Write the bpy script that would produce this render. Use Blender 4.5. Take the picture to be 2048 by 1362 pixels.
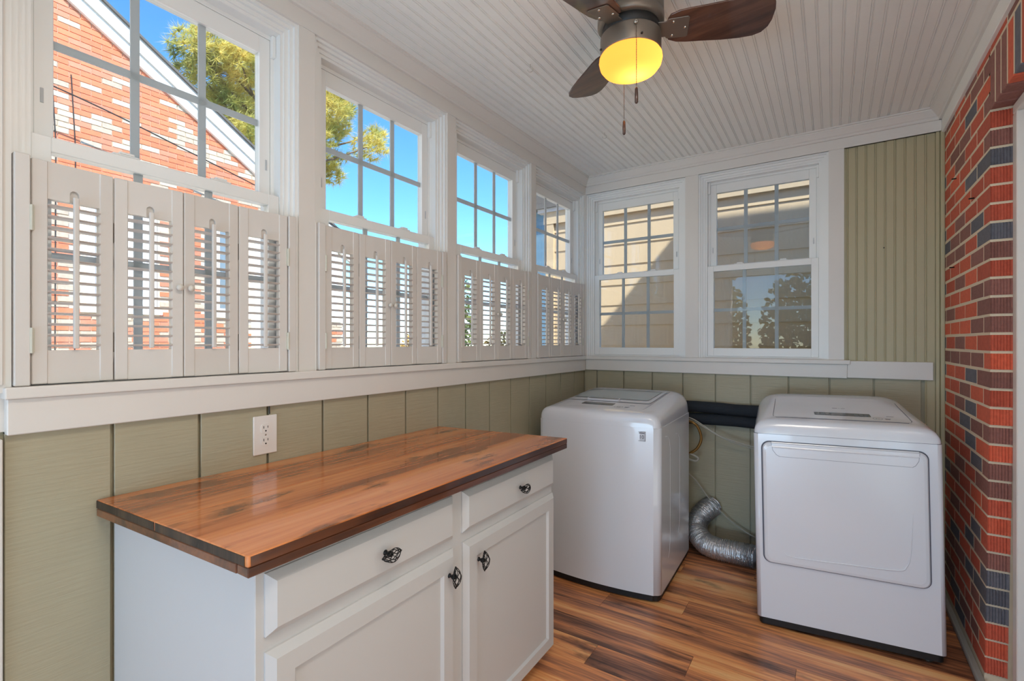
import bpy, bmesh, math, random
from mathutils import Vector, Matrix
random.seed(7)
PI = math.pi
scene = bpy.context.scene
COL = scene.collection
for o in list(bpy.data.objects):
    bpy.data.objects.remove(o)

# ------------------------------------------------------------ camera
cam_d = bpy.data.cameras.new('camera')
cam_d.lens = 973.85 / 2048 * 36.0
cam_d.sensor_width = 36.0
cam_d.shift_y = 3.48 / 2048
cam_d.clip_start = 0.02
cam_o = bpy.data.objects.new('camera', cam_d)
COL.objects.link(cam_o)
cam_o.location = (0, 0, 1.3)
cam_o.rotation_euler = (PI / 2, 0, math.radians(33.347))
scene.camera = cam_o

# ------------------------------------------------------------ sky, sun, exposure
SKY_STRENGTH = 0.27
world = bpy.data.worlds.new('sky')
scene.world = world
world.use_nodes = True
wn = world.node_tree.nodes
wl = world.node_tree.links
wn.clear()
w_out = wn.new('ShaderNodeOutputWorld')
w_bg = wn.new('ShaderNodeBackground')
w_sky = wn.new('ShaderNodeTexSky')
w_sky.sky_type = 'NISHITA'
w_sky.sun_disc = False
w_sky.sun_elevation = math.radians(50)
w_sky.sun_rotation = math.radians(110)
w_sky.air_density = 1.0
w_sky.dust_density = 0.0
w_sky.altitude = 2500
w_sky.ozone_density = 2.0
w_bg.inputs['Strength'].default_value = SKY_STRENGTH
w_hs = wn.new('ShaderNodeHueSaturation')
w_hs.inputs['Saturation'].default_value = 1.25
wl.new(w_sky.outputs['Color'], w_hs.inputs['Color'])
wl.new(w_hs.outputs['Color'], w_bg.inputs['Color'])
wl.new(w_bg.outputs['Background'], w_out.inputs['Surface'])

sun_d = bpy.data.lights.new('sun', 'SUN')
sun_d.energy = 5.5
sun_d.angle = math.radians(0.6)
sun_d.color = (1.0, 0.96, 0.90)
sun_o = bpy.data.objects.new('sun', sun_d)
COL.objects.link(sun_o)
sun_dir = Vector((0.62, -0.36, 0.72)).normalized()          # towards the sun
sun_o.rotation_euler = sun_dir.to_track_quat('Z', 'Y').to_euler()
sun_o.location = (6, -3, 9)

# cool fill lamp added low at the unseen porch end to lift the ceiling
day_d = bpy.data.lights.new('open_end_fill', 'AREA')
day_d.shape = 'RECTANGLE'
day_d.size = 1.9
day_d.size_y = 1.0
day_d.energy = 30
day_d.color = (0.50, 0.75, 1.0)
day_o = bpy.data.objects.new('open_end_fill', day_d)
COL.objects.link(day_o)
day_o.location = (-0.53, -2.7, 0.35)
day_o.rotation_euler = (-math.radians(135), 0, PI)          # faces up and inwards

# warm fill lamp added behind the door glass to light the left side
dor_d = bpy.data.lights.new('door_side_fill', 'AREA')
dor_d.shape = 'RECTANGLE'
dor_d.size = 1.75
dor_d.size_y = 1.80
dor_d.energy = 6.8
dor_d.color = (1.0, 0.96, 0.91)
dor_o = bpy.data.objects.new('door_side_fill', dor_d)
COL.objects.link(dor_o)
dor_o.location = (0.636, 0.56, 1.08)
dor_o.rotation_euler = (-PI / 2, 0, -PI / 2)                 # faces -x

# unseen fill lamp added under the ceiling, above and in front of the camera
pan_d = bpy.data.lights.new('ceiling_fill', 'AREA')
pan_d.shape = 'RECTANGLE'
pan_d.size = 0.50
pan_d.size_y = 0.80
pan_d.energy = 7.5
pan_d.color = (1.0, 0.92, 0.80)
pan_o = bpy.data.objects.new('ceiling_fill', pan_d)
COL.objects.link(pan_o)
pan_o.location = (0.13, 0.30, 2.47)

vs = scene.view_settings
vs.view_transform = 'Standard'
vs.look = 'None'
vs.exposure = 1.06
vs.gamma = 1.0
vs.use_curve_mapping = False


# ------------------------------------------------------------ helpers
def lin(c):
    c /= 255.0
    return c / 12.92 if c <= 0.04045 else ((c + 0.055) / 1.055) ** 2.4


def rgb(r, g, b):
    return (lin(r), lin(g), lin(b), 1.0)


class MB:
    def __init__(self):
        self.v = []
        self.f = []

    def add(self, vs_, fs):
        n = len(self.v)
        self.v += [tuple(p) for p in vs_]
        self.f += [tuple(i + n for i in q) for q in fs]
        return self

    def box(self, x0, x1, y0, y1, z0, z1):
        if x0 > x1: x0, x1 = x1, x0
        if y0 > y1: y0, y1 = y1, y0
        if z0 > z1: z0, z1 = z1, z0
        v = [(x0, y0, z0), (x1, y0, z0), (x1, y1, z0), (x0, y1, z0),
             (x0, y0, z1), (x1, y0, z1), (x1, y1, z1), (x0, y1, z1)]
        return self.add(v, [(3, 2, 1, 0), (4, 5, 6, 7), (0, 1, 5, 4), (1, 2, 6, 5), (2, 3, 7, 6), (3, 0, 4, 7)])

    def prism(self, poly, z0, z1):
        """poly: (x,y) list counter-clockwise, extruded along z"""
        n = len(poly)
        v = [(p[0], p[1], z0) for p in poly] + [(p[0], p[1], z1) for p in poly]
        f = [tuple(reversed(range(n))), tuple(range(n, 2 * n))]
        f += [(i, (i + 1) % n, n + (i + 1) % n, n + i) for i in range(n)]
        return self.add(v, f)

    def extrude(self, prof, fn, a, b):
        """prof: 2-D closed profile; fn(p, t) gives the 3-D point; swept from a to b"""
        n = len(prof)
        v = [fn(p, a) for p in prof] + [fn(p, b) for p in prof]
        f = [tuple(reversed(range(n))), tuple(range(n, 2 * n))]
        f += [(i, (i + 1) % n, n + (i + 1) % n, n + i) for i in range(n)]
        return self.add(v, f)

    def lathe(self, prof, seg=32, c=(0, 0, 0), cap=True):
        """prof: (r, z) list"""
        n = len(prof)
        v = []
        for i in range(seg):
            a = 2 * PI * i / seg
            for r, z in prof:
                v.append((c[0] + r * math.cos(a), c[1] + r * math.sin(a), c[2] + z))
        f = []
        for i in range(seg):
            j = (i + 1) % seg
            for k in range(n - 1):
                f.append((i * n + k, j * n + k, j * n + k + 1, i * n + k + 1))
        if cap:
            f.append(tuple(i * n for i in reversed(range(seg))))
            f.append(tuple(i * n + n - 1 for i in range(seg)))
        return self.add(v, f)

    def tube(self, pts, r, seg=8, cap=True):
        pts = [Vector(p) for p in pts]
        n = len(pts)
        rad = r if hasattr(r, '__len__') else [r] * n
        t0 = (pts[1] - pts[0]).normalized()
        up = Vector((0, 0, 1)) if abs(t0.z) < 0.9 else Vector((1, 0, 0))
        a = t0.cross(up).normalized()
        v = []
        for i, p in enumerate(pts):
            t = (pts[min(i + 1, n - 1)] - pts[max(i - 1, 0)]).normalized()
            a = (a - t * a.dot(t)).normalized()
            b = t.cross(a)
            for k in range(seg):
                g = 2 * PI * k / seg
                v.append(p + (a * math.cos(g) + b * math.sin(g)) * rad[i])
        f = []
        for i in range(n - 1):
            for k in range(seg):
                k2 = (k + 1) % seg
                f.append((i * seg + k, i * seg + k2, (i + 1) * seg + k2, (i + 1) * seg + k))
        if cap:
            f.append(tuple(reversed(range(seg))))
            f.append(tuple((n - 1) * seg + k for k in range(seg)))
        return self.add(v, f)

    def ring(self, x0, x1, z0, z1, w, y0, y1, wt=None, wb=None):
        """rectangular frame in the xz plane, member width w, depth y0..y1"""
        wt = w if wt is None else wt
        wb = w if wb is None else wb
        self.box(x0, x0 + w, y0, y1, z0, z1)
        self.box(x1 - w, x1, y0, y1, z0, z1)
        if wt: self.box(x0 + w, x1 - w, y0, y1, z1 - wt, z1)
        if wb: self.box(x0 + w, x1 - w, y0, y1, z0, z0 + wb)
        return self

    def mesh(self, name, bevel=0, bseg=1, smooth=False):
        me = bpy.data.meshes.new(name)
        bm = bmesh.new()
        vv = [bm.verts.new(p) for p in self.v]
        for q in self.f:
            try:
                bm.faces.new([vv[i] for i in q])
            except ValueError:
                pass
        bmesh.ops.recalc_face_normals(bm, faces=bm.faces)
        if bevel:
            bmesh.ops.bevel(bm, geom=list(bm.edges), offset=bevel, segments=bseg, affect='EDGES', profile=0.5)
        bm.to_mesh(me)
        bm.free()
        if smooth:
            for p in me.polygons:
                p.use_smooth = True
        return me

    def build(self, name, mat, parent=None, bevel=0, bseg=1, smooth=False, **kw):
        return obj(name, self.mesh(name, bevel, bseg, smooth), mat, parent, **kw)


def obj(name, me, mat=None, parent=None, label=None, cat=None, group=None, kind=None, loc=None, rot=None):
    o = bpy.data.objects.new(name, me)
    COL.objects.link(o)
    if mat is not None and me is not None and len(me.materials) == 0:
        me.materials.append(mat)
    if parent is not None:
        o.parent = parent
    tag(o, label, cat, group, kind)
    if loc: o.location = loc
    if rot: o.rotation_euler = rot
    return o


def tag(o, label=None, cat=None, group=None, kind=None):
    if label: o['label'] = label
    if cat: o['category'] = cat
    if group: o['group'] = group
    if kind: o['kind'] = kind
    return o


def empty(name, loc=(0, 0, 0), rz=0, rx=0, ry=0, **kw):
    o = obj(name, None, None, None, **kw)
    o.location = loc
    o.rotation_euler = (rx, ry, rz)
    o.empty_display_size = 0.1
    return o


def inst(name, me, mat, parent=None, loc=(0, 0, 0), rz=0, **kw):
    """object sharing mesh data, with its own material on the object slot"""
    if len(me.materials) == 0:
        me.materials.append(mat)
    o = obj(name, me, None, parent, **kw)
    o.location = loc
    o.rotation_euler = (0, 0, rz)
    o.material_slots[0].link = 'OBJECT'
    o.material_slots[0].material = mat
    return o


def copy_tree(o, parent=None):
    c = o.copy()
    COL.objects.link(c)
    c.parent = parent
    for ch in list(o.children):
        copy_tree(ch, c)
    return c


def text_mesh(body, size, extrude=0.0003):
    cu = bpy.data.curves.new('txt', 'FONT')
    cu.body = body
    cu.size = size
    cu.extrude = extrude
    cu.align_x = 'CENTER'
    cu.align_y = 'CENTER'
    cu.resolution_u = 3
    o = bpy.data.objects.new('txt', cu)
    COL.objects.link(o)
    dg = bpy.context.evaluated_depsgraph_get()
    me = bpy.data.meshes.new_from_object(o.evaluated_get(dg))
    bpy.data.objects.remove(o)
    me.materials.clear()
    return me


def smooth_path(pts, n=10):
    P_ = [Vector(p) for p in pts]
    out = []
    for i in range(len(P_) - 1):
        p0, p1, p2, p3 = P_[max(i - 1, 0)], P_[i], P_[i + 1], P_[min(i + 2, len(P_) - 1)]
        for k in range(n):
            t = k / n
            out.append(0.5 * ((2 * p1) + (-p0 + p2) * t + (2 * p0 - 5 * p1 + 4 * p2 - p3) * t * t + (-p0 + 3 * p1 - 3 * p2 + p3) * t ** 3))
    out.append(P_[-1])
    return out


# ------------------------------------------------------------ materials
def mat(name, color, rough=0.5, metal=0.0, bump=0.0, bscale=40.0, bstretch=(1, 1, 1), vary=0.0, vscale=6.0,
        coat=0.0, spec=0.5, rand=0.0, vstretch=(1, 1, 1)):
    m = bpy.data.materials.new(name)
    m.use_nodes = True
    nt = m.node_tree
    b = nt.nodes['Principled BSDF']
    b.inputs['Base Color'].default_value = color
    b.inputs['Roughness'].default_value = rough
    b.inputs['Metallic'].default_value = metal
    b.inputs['Specular IOR Level'].default_value = spec
    if coat:
        b.inputs['Coat Weight'].default_value = coat
        b.inputs['Coat Roughness'].default_value = 0.06
    geo = nt.nodes.new('ShaderNodeNewGeometry')
    if vary or rand:
        col = None
        mix = nt.nodes.new('ShaderNodeMix')
        mix.data_type = 'RGBA'
        mix.inputs['A'].default_value = tuple(c * (1 - vary) for c in color[:3]) + (1,)
        mix.inputs['B'].default_value = tuple(min(1, c * (1 + vary)) for c in color[:3]) + (1,)
        if vary:
            mp = nt.nodes.new('ShaderNodeMapping')
            mp.inputs['Scale'].default_value = vstretch
            nt.links.new(geo.outputs['Position'], mp.inputs['Vector'])
            nz = nt.nodes.new('ShaderNodeTexNoise')
            nz.inputs['Scale'].default_value = vscale
            nz.inputs['Detail'].default_value = 4
            nt.links.new(mp.outputs['Vector'], nz.inputs['Vector'])
            nt.links.new(nz.outputs['Fac'], mix.inputs['Factor'])
        col = mix.outputs['Result']
        if rand:
            oi = nt.nodes.new('ShaderNodeObjectInfo')
            hs = nt.nodes.new('ShaderNodeHueSaturation')
            mr = nt.nodes.new('ShaderNodeMapRange')
            mr.inputs['To Min'].default_value = 1 - rand
            mr.inputs['To Max'].default_value = 1 + rand
            nt.links.new(oi.outputs['Random'], mr.inputs['Value'])
            nt.links.new(mr.outputs['Result'], hs.inputs['Value'])
            nt.links.new(col, hs.inputs['Color'])
            col = hs.outputs['Color']
        nt.links.new(col, b.inputs['Base Color'])
    if bump:
        mp2 = nt.nodes.new('ShaderNodeMapping')
        mp2.inputs['Scale'].default_value = bstretch
        nt.links.new(geo.outputs['Position'], mp2.inputs['Vector'])
        nb = nt.nodes.new('ShaderNodeTexNoise')
        nb.inputs['Scale'].default_value = bscale
        nb.inputs['Detail'].default_value = 5
        nt.links.new(mp2.outputs['Vector'], nb.inputs['Vector'])
        bp = nt.nodes.new('ShaderNodeBump')
        bp.inputs['Strength'].default_value = bump
        bp.inputs['Distance'].default_value = 0.004
        nt.links.new(nb.outputs['Fac'], bp.inputs['Height'])
        nt.links.new(bp.outputs['Normal'], b.inputs['Normal'])
    return m


def wood(name, cols, along='x', rough=0.35, coat=0.0, grain=28.0, strip=7.0, rand=0.0, knots=0.0, bump=0.15, offset=True, lo=0.27, hi=0.73):
    """streaky board: cols = dark .. light ramp; the grain runs along the given world axis"""
    m = bpy.data.materials.new(name)
    m.use_nodes = True
    nt = m.node_tree
    N, L = nt.nodes, nt.links
    b = N['Principled BSDF']
    b.inputs['Roughness'].default_value = rough
    if coat:
        b.inputs['Coat Weight'].default_value = coat
        b.inputs['Coat Roughness'].default_value = 0.05
    geo = N.new('ShaderNodeNewGeometry')
    oi = N.new('ShaderNodeObjectInfo')
    vm = N.new('ShaderNodeVectorMath')
    vm.operation = 'MULTIPLY_ADD'
    comb = N.new('ShaderNodeCombineXYZ')
    for k in range(3):
        L.new(oi.outputs['Random'], comb.inputs[k])
    L.new(comb.outputs[0], vm.inputs[0])
    vm.inputs[1].default_value = (37, 53, 71) if offset else (0, 0, 0)
    L.new(geo.outputs['Position'], vm.inputs[2])
    st = {'x': (0.06, 1, 1), 'y': (1, 0.06, 1), 'z': (1, 1, 0.06)}[along]
    mp = N.new('ShaderNodeMapping')
    mp.inputs['Scale'].default_value = st
    L.new(vm.outputs[0], mp.inputs['Vector'])
    n1 = N.new('ShaderNodeTexNoise')
    n1.inputs['Scale'].default_value = strip
    n1.inputs['Detail'].default_value = 3
    n1.inputs['Distortion'].default_value = 0.4
    L.new(mp.outputs[0], n1.inputs['Vector'])
    n2 = N.new('ShaderNodeTexNoise')
    n2.inputs['Scale'].default_value = grain * 4
    n2.inputs['Detail'].default_value = 6
    L.new(mp.outputs[0], n2.inputs['Vector'])
    mx = N.new('ShaderNodeMath')
    mx.operation = 'MULTIPLY_ADD'
    mx.inputs[1].default_value = 0.34
    L.new(n2.outputs['Fac'], mx.inputs[0])
    s1 = N.new('ShaderNodeMath')
    s1.operation = 'MULTIPLY_ADD'
    s1.inputs[1].default_value = 0.95
    s1.inputs[2].default_value = -0.15
    L.new(n1.outputs['Fac'], s1.inputs[0])
    L.new(s1.outputs[0], mx.inputs[2])
    fac = mx.outputs[0]
    if rand:
        r1 = N.new('ShaderNodeMath')
        r1.operation = 'MULTIPLY_ADD'
        r1.inputs[1].default_value = rand
        r1.inputs[2].default_value = -rand / 2
        L.new(oi.outputs['Random'], r1.inputs[0])
        r2 = N.new('ShaderNodeMath')
        r2.operation = 'ADD'
        L.new(r1.outputs[0], r2.inputs[0])
        L.new(fac, r2.inputs[1])
        fac = r2.outputs[0]
    ramp = N.new('ShaderNodeValToRGB')
    els = ramp.color_ramp.elements
    while len(els) > 1:
        els.remove(els[-1])
    for i, c in enumerate(cols):
        pos = lo + (hi - lo) * i / (len(cols) - 1)
        if i == 0:
            els[0].position = pos
            els[0].color = c
        else:
            e = els.new(pos)
            e.color = c
    L.new(fac, ramp.inputs['Fac'])
    col = ramp.outputs['Color']
    if knots:
        mpk = N.new('ShaderNodeMapping')
        mpk.inputs['Scale'].default_value = {'x': (0.35, 1, 1), 'y': (1, 0.35, 1), 'z': (1, 1, 0.35)}[along]
        L.new(vm.outputs[0], mpk.inputs['Vector'])
        nk = N.new('ShaderNodeTexNoise')
        nk.inputs['Scale'].default_value = 9
        nk.inputs['Detail'].default_value = 5
        nk.inputs['Roughness'].default_value = 0.6
        L.new(mpk.outputs[0], nk.inputs['Vector'])
        rk = N.new('ShaderNodeMapRange')
        rk.inputs['From Min'].default_value = 0.56
        rk.inputs['From Max'].default_value = 0.70
        rk.inputs['To Max'].default_value = knots
        L.new(nk.outputs['Fac'], rk.inputs['Value'])
        mk = N.new('ShaderNodeMix')
        mk.data_type = 'RGBA'
        mk.inputs['B'].default_value = tuple(c * 0.22 for c in cols[0][:3]) + (1,)
        L.new(rk.outputs['Result'], mk.inputs['Factor'])
        L.new(col, mk.inputs['A'])
        col = mk.outputs['Result']
    L.new(col, b.inputs['Base Color'])
    if bump:
        bp = N.new('ShaderNodeBump')
        bp.inputs['Strength'].default_value = bump
        bp.inputs['Distance'].default_value = 0.001
        L.new(n2.outputs['Fac'], bp.inputs['Height'])
        L.new(bp.outputs['Normal'], b.inputs['Normal'])
    return m


def glass_mat(name, tint, ior=1.5):
    m = bpy.data.materials.new(name)
    m.use_nodes = True
    N, L = m.node_tree.nodes, m.node_tree.links
    N.clear()
    out = N.new('ShaderNodeOutputMaterial')
    tr = N.new('ShaderNodeBsdfTransparent')
    tr.inputs['Color'].default_value = tint
    gl = N.new('ShaderNodeBsdfGlossy')
    gl.inputs['Roughness'].default_value = 0.0
    lw = N.new('ShaderNodeLayerWeight')
    lw.inputs['Blend'].default_value = 0.5
    pw = N.new('ShaderNodeMath')
    pw.operation = 'POWER'
    pw.inputs[1].default_value = 5.0
    L.new(lw.outputs['Facing'], pw.inputs[0])
    fr = N.new('ShaderNodeMath')
    fr.operation = 'MULTIPLY_ADD'
    fr.inputs[1].default_value = 0.94
    fr.inputs[2].default_value = 0.045
    L.new(pw.outputs[0], fr.inputs[0])
    mx = N.new('ShaderNodeMixShader')
    L.new(fr.outputs[0], mx.inputs[0])
    L.new(tr.outputs[0], mx.inputs[1])
    L.new(gl.outputs[0], mx.inputs[2])
    L.new(mx.outputs[0], out.inputs['Surface'])
    return m


M = {}
M['trim'] = mat('white_trim_paint', rgb(226, 220, 213), 0.42, bump=0.10, bscale=30, vary=0.02)
M['trim_left'] = M['trim']
M['ceil'] = mat('white_ceiling_paint', rgb(244, 241, 235), 0.5, bump=0.10, bscale=60, vary=0.03)
M['shutter'] = mat('white_shutter_paint', rgb(218, 211, 204), 0.45, bump=0.05, bscale=40)
M['vinyl'] = mat('white_vinyl', rgb(238, 237, 234), 0.35)
M['muntin'] = mat('grey_white_muntin', rgb(214, 216, 218), 0.45)
_n, _l = M['muntin'].node_tree.nodes, M['muntin'].node_tree.links
_t = _n.new('ShaderNodeBsdfTranslucent')
_t.inputs['Color'].default_value = rgb(224, 226, 228)
_m = _n.new('ShaderNodeMixShader')
_m.inputs[0].default_value = 0.4
_l.new(_n['Principled BSDF'].outputs[0], _m.inputs[1])
_l.new(_t.outputs[0], _m.inputs[2])
_l.new(_m.outputs[0], _n['Material Output'].inputs['Surface'])
M['olive'] = mat('olive_siding_paint', rgb(174, 166, 140), 0.5, bump=0.5, bscale=30, bstretch=(0.3, 0.3, 4.0), vary=0.06, vscale=9)
M['olive_flat'] = mat('olive_beadboard_paint', rgb(184, 174, 140), 0.45, bump=0.08, bscale=40, vary=0.03)
M['cab'] = mat('white_cabinet_paint', rgb(202, 200, 199), 0.42, bump=0.06, bscale=35, bstretch=(1, 0.3, 1))
M['appl'] = mat('white_enamel', rgb(226, 227, 233), 0.22, coat=0.6, spec=0.5)
M['appl_edge'] = mat('white_plastic', rgb(222, 223, 228), 0.25, coat=0.4)
M['seal'] = mat('grey_gap', rgb(96, 98, 110), 0.6)
M['black'] = mat('black_plastic', rgb(18, 18, 19), 0.5)
M['foam'] = mat('black_foam', rgb(34, 40, 47), 0.85, bump=0.5, bscale=350, vary=0.25, vscale=260)
M['brass'] = mat('brass_hose', rgb(150, 112, 58), 0.4, metal=0.6)
M['cord'] = mat('grey_cord', rgb(176, 172, 160), 0.55)
M['foil'] = mat('crinkled_foil', rgb(225, 225, 226), 0.30, metal=0.9, bump=0.9, bscale=120)
M['iron'] = mat('black_iron', rgb(20, 20, 21), 0.42, metal=0.4)
M['bronze'] = mat('dark_bronze_metal', rgb(128, 118, 108), 0.42, metal=0.7)
M['steel'] = mat('steel_screw', rgb(190, 185, 176), 0.25, metal=1.0)
M['brassy'] = mat('hinge_metal', rgb(118, 110, 98), 0.4, metal=0.8)
M['hinge'] = mat('painted_hinge', rgb(206, 203, 188), 0.45)
M['ivory'] = mat('knob_porcelain', rgb(214, 206, 194), 0.25)
M['plate'] = mat('white_plate', rgb(234, 228, 222), 0.3)
M['dark'] = mat('dark_slot', rgb(25, 22, 20), 0.7)
M['greyprint'] = mat('grey_print', rgb(92, 94, 104), 0.5)
M['panelprint'] = mat('pale_button', rgb(214, 214, 222), 0.4)
M['display'] = mat('dark_display', rgb(46, 48, 52), 0.2)
M['displaymid'] = mat('display_grey', rgb(96, 98, 98), 0.25)
M['lidglass'] = mat('tinted_lid_glass', rgb(158, 170, 172), 0.08, coat=0.5)
M['mortar'] = mat('cream_mortar', rgb(224, 206, 178), 0.9, bump=0.3, bscale=180, vary=0.06)
M['glass'] = glass_mat('window_glass', (0.86, 0.9, 0.9, 1))
M['dkglass'] = mat('dark_house_glass', rgb(120, 132, 140), 0.1)
M['curtain'] = mat('pale_curtain', rgb(226, 222, 220), 0.8)
M['white_out'] = mat('white_exterior_paint', rgb(232, 228, 224), 0.5)
M['soffit'] = mat('pale_soffit', rgb(196, 190, 184), 0.6)
M['shingle'] = mat('grey_shingle', rgb(98, 92, 88), 0.9, vary=0.15)
M['tan'] = mat('tan_lap_paint', rgb(202, 176, 142), 0.55, bump=0.35, bscale=18, bstretch=(4, 4, 0.2), vary=0.05, vscale=12, vstretch=(4, 4, .3))
M['ground'] = mat('dry_lawn', rgb(150, 136, 84), 0.95, vary=0.3, vscale=4)
M['concrete'] = mat('pale_bounce_slab', rgb(214, 208, 198), 0.9, vary=0.06)
M['bark'] = mat('pine_bark', rgb(120, 92, 70), 0.9, bump=0.6, bscale=14)
M['twig'] = mat('grey_twig', rgb(112, 92, 74), 0.9)
M['bluehouse'] = mat('blue_grey_siding', rgb(104, 132, 150), 0.6, vary=0.08)
M['wire'] = mat('black_cable', rgb(40, 38, 38), 0.6)
M['baseboard'] = mat('grey_quarter_round', rgb(168, 166, 160), 0.4)
M['trace'] = mat('steel_hook', rgb(205, 200, 190), 0.3, metal=0.6)
BR = [mat('red_brick', rgb(198, 94, 70), 0.85, bump=0.7, bscale=160, vary=0.22, vscale=70, rand=0.12),
      mat('plum_brick', rgb(146, 98, 88), 0.85, bump=0.7, bscale=160, vary=0.25, vscale=70, rand=0.12),
      mat('grey_brick', rgb(106, 105, 112), 0.85, bump=0.7, bscale=160, vary=0.25, vscale=70, rand=0.12),
      mat('orange_brick', rgb(218, 104, 74), 0.85, bump=0.7, bscale=160, vary=0.2, vscale=70, rand=0.1)]
BE = [mat('orange_house_brick', rgb(220, 124, 88), 0.9, bump=0.4, bscale=60, vary=0.15, vscale=20, rand=0.12),
      mat('rose_house_brick', rgb(208, 130, 102), 0.9, bump=0.4, bscale=60, vary=0.15, vscale=20, rand=0.12),
      mat('ash_house_brick', rgb(196, 176, 156), 0.9, bump=0.4, bscale=60, vary=0.3, vscale=26, rand=0.15)]
M['mortar_out'] = mat('pale_house_mortar', rgb(238, 216, 188), 0.9)
M['floor'] = wood('rustic_floor_planks', [rgb(106, 66, 48), rgb(182, 118, 82), rgb(238, 156, 96), rgb(252, 194, 130)], 'x', 0.36,
                  coat=0.25, grain=26, strip=12.0, rand=0.10, knots=0.8, bump=0.25, lo=0.33, hi=0.66)
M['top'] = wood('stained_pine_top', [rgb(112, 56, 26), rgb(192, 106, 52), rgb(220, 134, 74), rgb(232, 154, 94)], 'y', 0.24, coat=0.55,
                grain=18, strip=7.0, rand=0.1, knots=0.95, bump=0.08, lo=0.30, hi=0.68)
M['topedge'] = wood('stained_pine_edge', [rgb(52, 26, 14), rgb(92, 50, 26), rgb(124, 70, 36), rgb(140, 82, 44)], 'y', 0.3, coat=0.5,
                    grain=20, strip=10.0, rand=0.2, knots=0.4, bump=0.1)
M['endgrain'] = wood('dark_end_grain', [rgb(24, 18, 14), rgb(48, 36, 27), rgb(74, 56, 40), rgb(96, 72, 50)], 'z', 0.45, grain=24, strip=14,
                     bump=0.5)
M['blade'] = wood('walnut_fan_blade', [rgb(44, 28, 22), rgb(66, 42, 32), rgb(84, 54, 40), rgb(104, 70, 52)], 'x', 0.3, coat=0.45,
                  grain=30, strip=20, bump=0.2)
# amber glass bowl of the fan light
mb_ = bpy.data.materials.new('amber_frosted_glass')
mb_.use_nodes = True
N_, L_ = mb_.node_tree.nodes, mb_.node_tree.links
N_.clear()
o_ = N_.new('ShaderNodeOutputMaterial')
t_ = N_.new('ShaderNodeBsdfTranslucent')
t_.inputs['Color'].default_value = (1.0, 0.40, 0.11, 1)
e_ = N_.new('ShaderNodeEmission')
e_.inputs['Color'].default_value = (1.0, 0.42, 0.06, 1)
e_.inputs['Strength'].default_value = 0.28
a_ = N_.new('ShaderNodeAddShader')
L_.new(t_.outputs[0], a_.inputs[0])
L_.new(e_.outputs[0], a_.inputs[1])
L_.new(a_.outputs[0], o_.inputs['Surface'])
M['bowl'] = mb_


def brick_tex_mat():
    m = bpy.data.materials.new('far_brickwork')
    m.use_nodes = True
    N, L = m.node_tree.nodes, m.node_tree.links
    b = N['Principled BSDF']
    b.inputs['Roughness'].default_value = 0.9
    geo = N.new('ShaderNodeNewGeometry')
    sx = N.new('ShaderNodeSeparateXYZ')
    cx = N.new('ShaderNodeCombineXYZ')
    L.new(geo.outputs['Position'], sx.inputs[0])
    L.new(sx.outputs['Y'], cx.inputs['X'])
    L.new(sx.outputs['Z'], cx.inputs['Y'])
    bt = N.new('ShaderNodeTexBrick')
    bt.inputs['Color1'].default_value = rgb(186, 84, 60)
    bt.inputs['Color2'].default_value = rgb(120, 84, 78)
    bt.inputs['Mortar'].default_value = rgb(206, 186, 158)
    bt.inputs['Scale'].default_value = 1.0
    bt.inputs['Brick Width'].default_value = 0.208
    bt.inputs['Row Height'].default_value = 0.0677
    bt.inputs['Mortar Size'].default_value = 0.005
    L.new(cx.outputs[0], bt.inputs['Vector'])
    L.new(bt.outputs['Color'], b.inputs['Base Color'])
    return m


M['bricktex'] = brick_tex_mat()

# ------------------------------------------------------------ room dimensions
XA = -1.5216      # face of the left wall's casings
XS = -1.542       # face of the left wall's siding
YA = 3.2986       # face of the back wall's casings
YS = 3.319        # face of the back wall's siding
XR = 0.481        # brick face
ZC = 2.50         # ceiling
ZS = 1.20         # sill top
ZH = 2.387        # window heads
YE = -3.12        # open end of the porch
WIN_L = [0.283, 1.053, 1.8215, 2.5885]      # left edges of the four side windows
WW = 0.708
WIN_B = [-1.516, -0.726]

# ------------------------------------------------------------ floor
fl = empty('floor', label='rustic brown wood plank floor of the laundry porch', cat='floor', kind='structure')
MB().box(-1.70, 0.70, YE, 3.45, -0.10, -0.004).build('subfloor', M['dark'], fl)
PW, PL = 0.145, 1.2
k0 = 0
row = -34
y = 1.805 + row * PW
while y < 3.40:
    off = -0.84 + 0.36 * row
    x0 = off - math.ceil((off + 1.60) / PL) * PL
    while x0 < 0.62:
        a, b = max(x0, -1.60), min(x0 + PL, 0.62)
        if b - a > 0.02:
            MB().box(a + 0.0006, b - 0.0006, max(y, YE) + 0.0005, y + PW - 0.0005, -0.006, 0.0).build('plank', M['floor'], fl)
        x0 += PL
    y += PW
    row += 1

# ------------------------------------------------------------ ceiling
ce = empty('ceiling', label='white painted beadboard ceiling', cat='ceiling', kind='structure')
MB().box(-1.66, 0.60, YE, 3.45, ZC + 0.004, ZC + 0.03).build('ceiling_backing', M['ceil'], ce)
bead = 0.0421
xb = 0.0827 - 39 * bead
prof = [(0.0022, 0.0), (bead - 0.0095, 0.0), (bead - 0.0085, 0.0030), (bead - 0.0072, 0.0030), (bead - 0.0062, 0.0006), (bead - 0.0045, -0.0003),
        (bead - 0.0024, 0.0006), (bead - 0.0012, 0.0030), (bead - 0.0002, 0.0030), (bead - 0.0002, 0.006), (0, 0.006), (0, 0.0030), (0.0012, 0.0030)]
me_cb = MB().extrude(prof, lambda p, t: (p[0], t, ZC + p[1]), YE, 3.31).mesh('bead_board')
while xb < 0.47:
    inst('bead_board', me_cb, M['ceil'], ce, (xb, 0, 0))
    xb += bead

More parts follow.
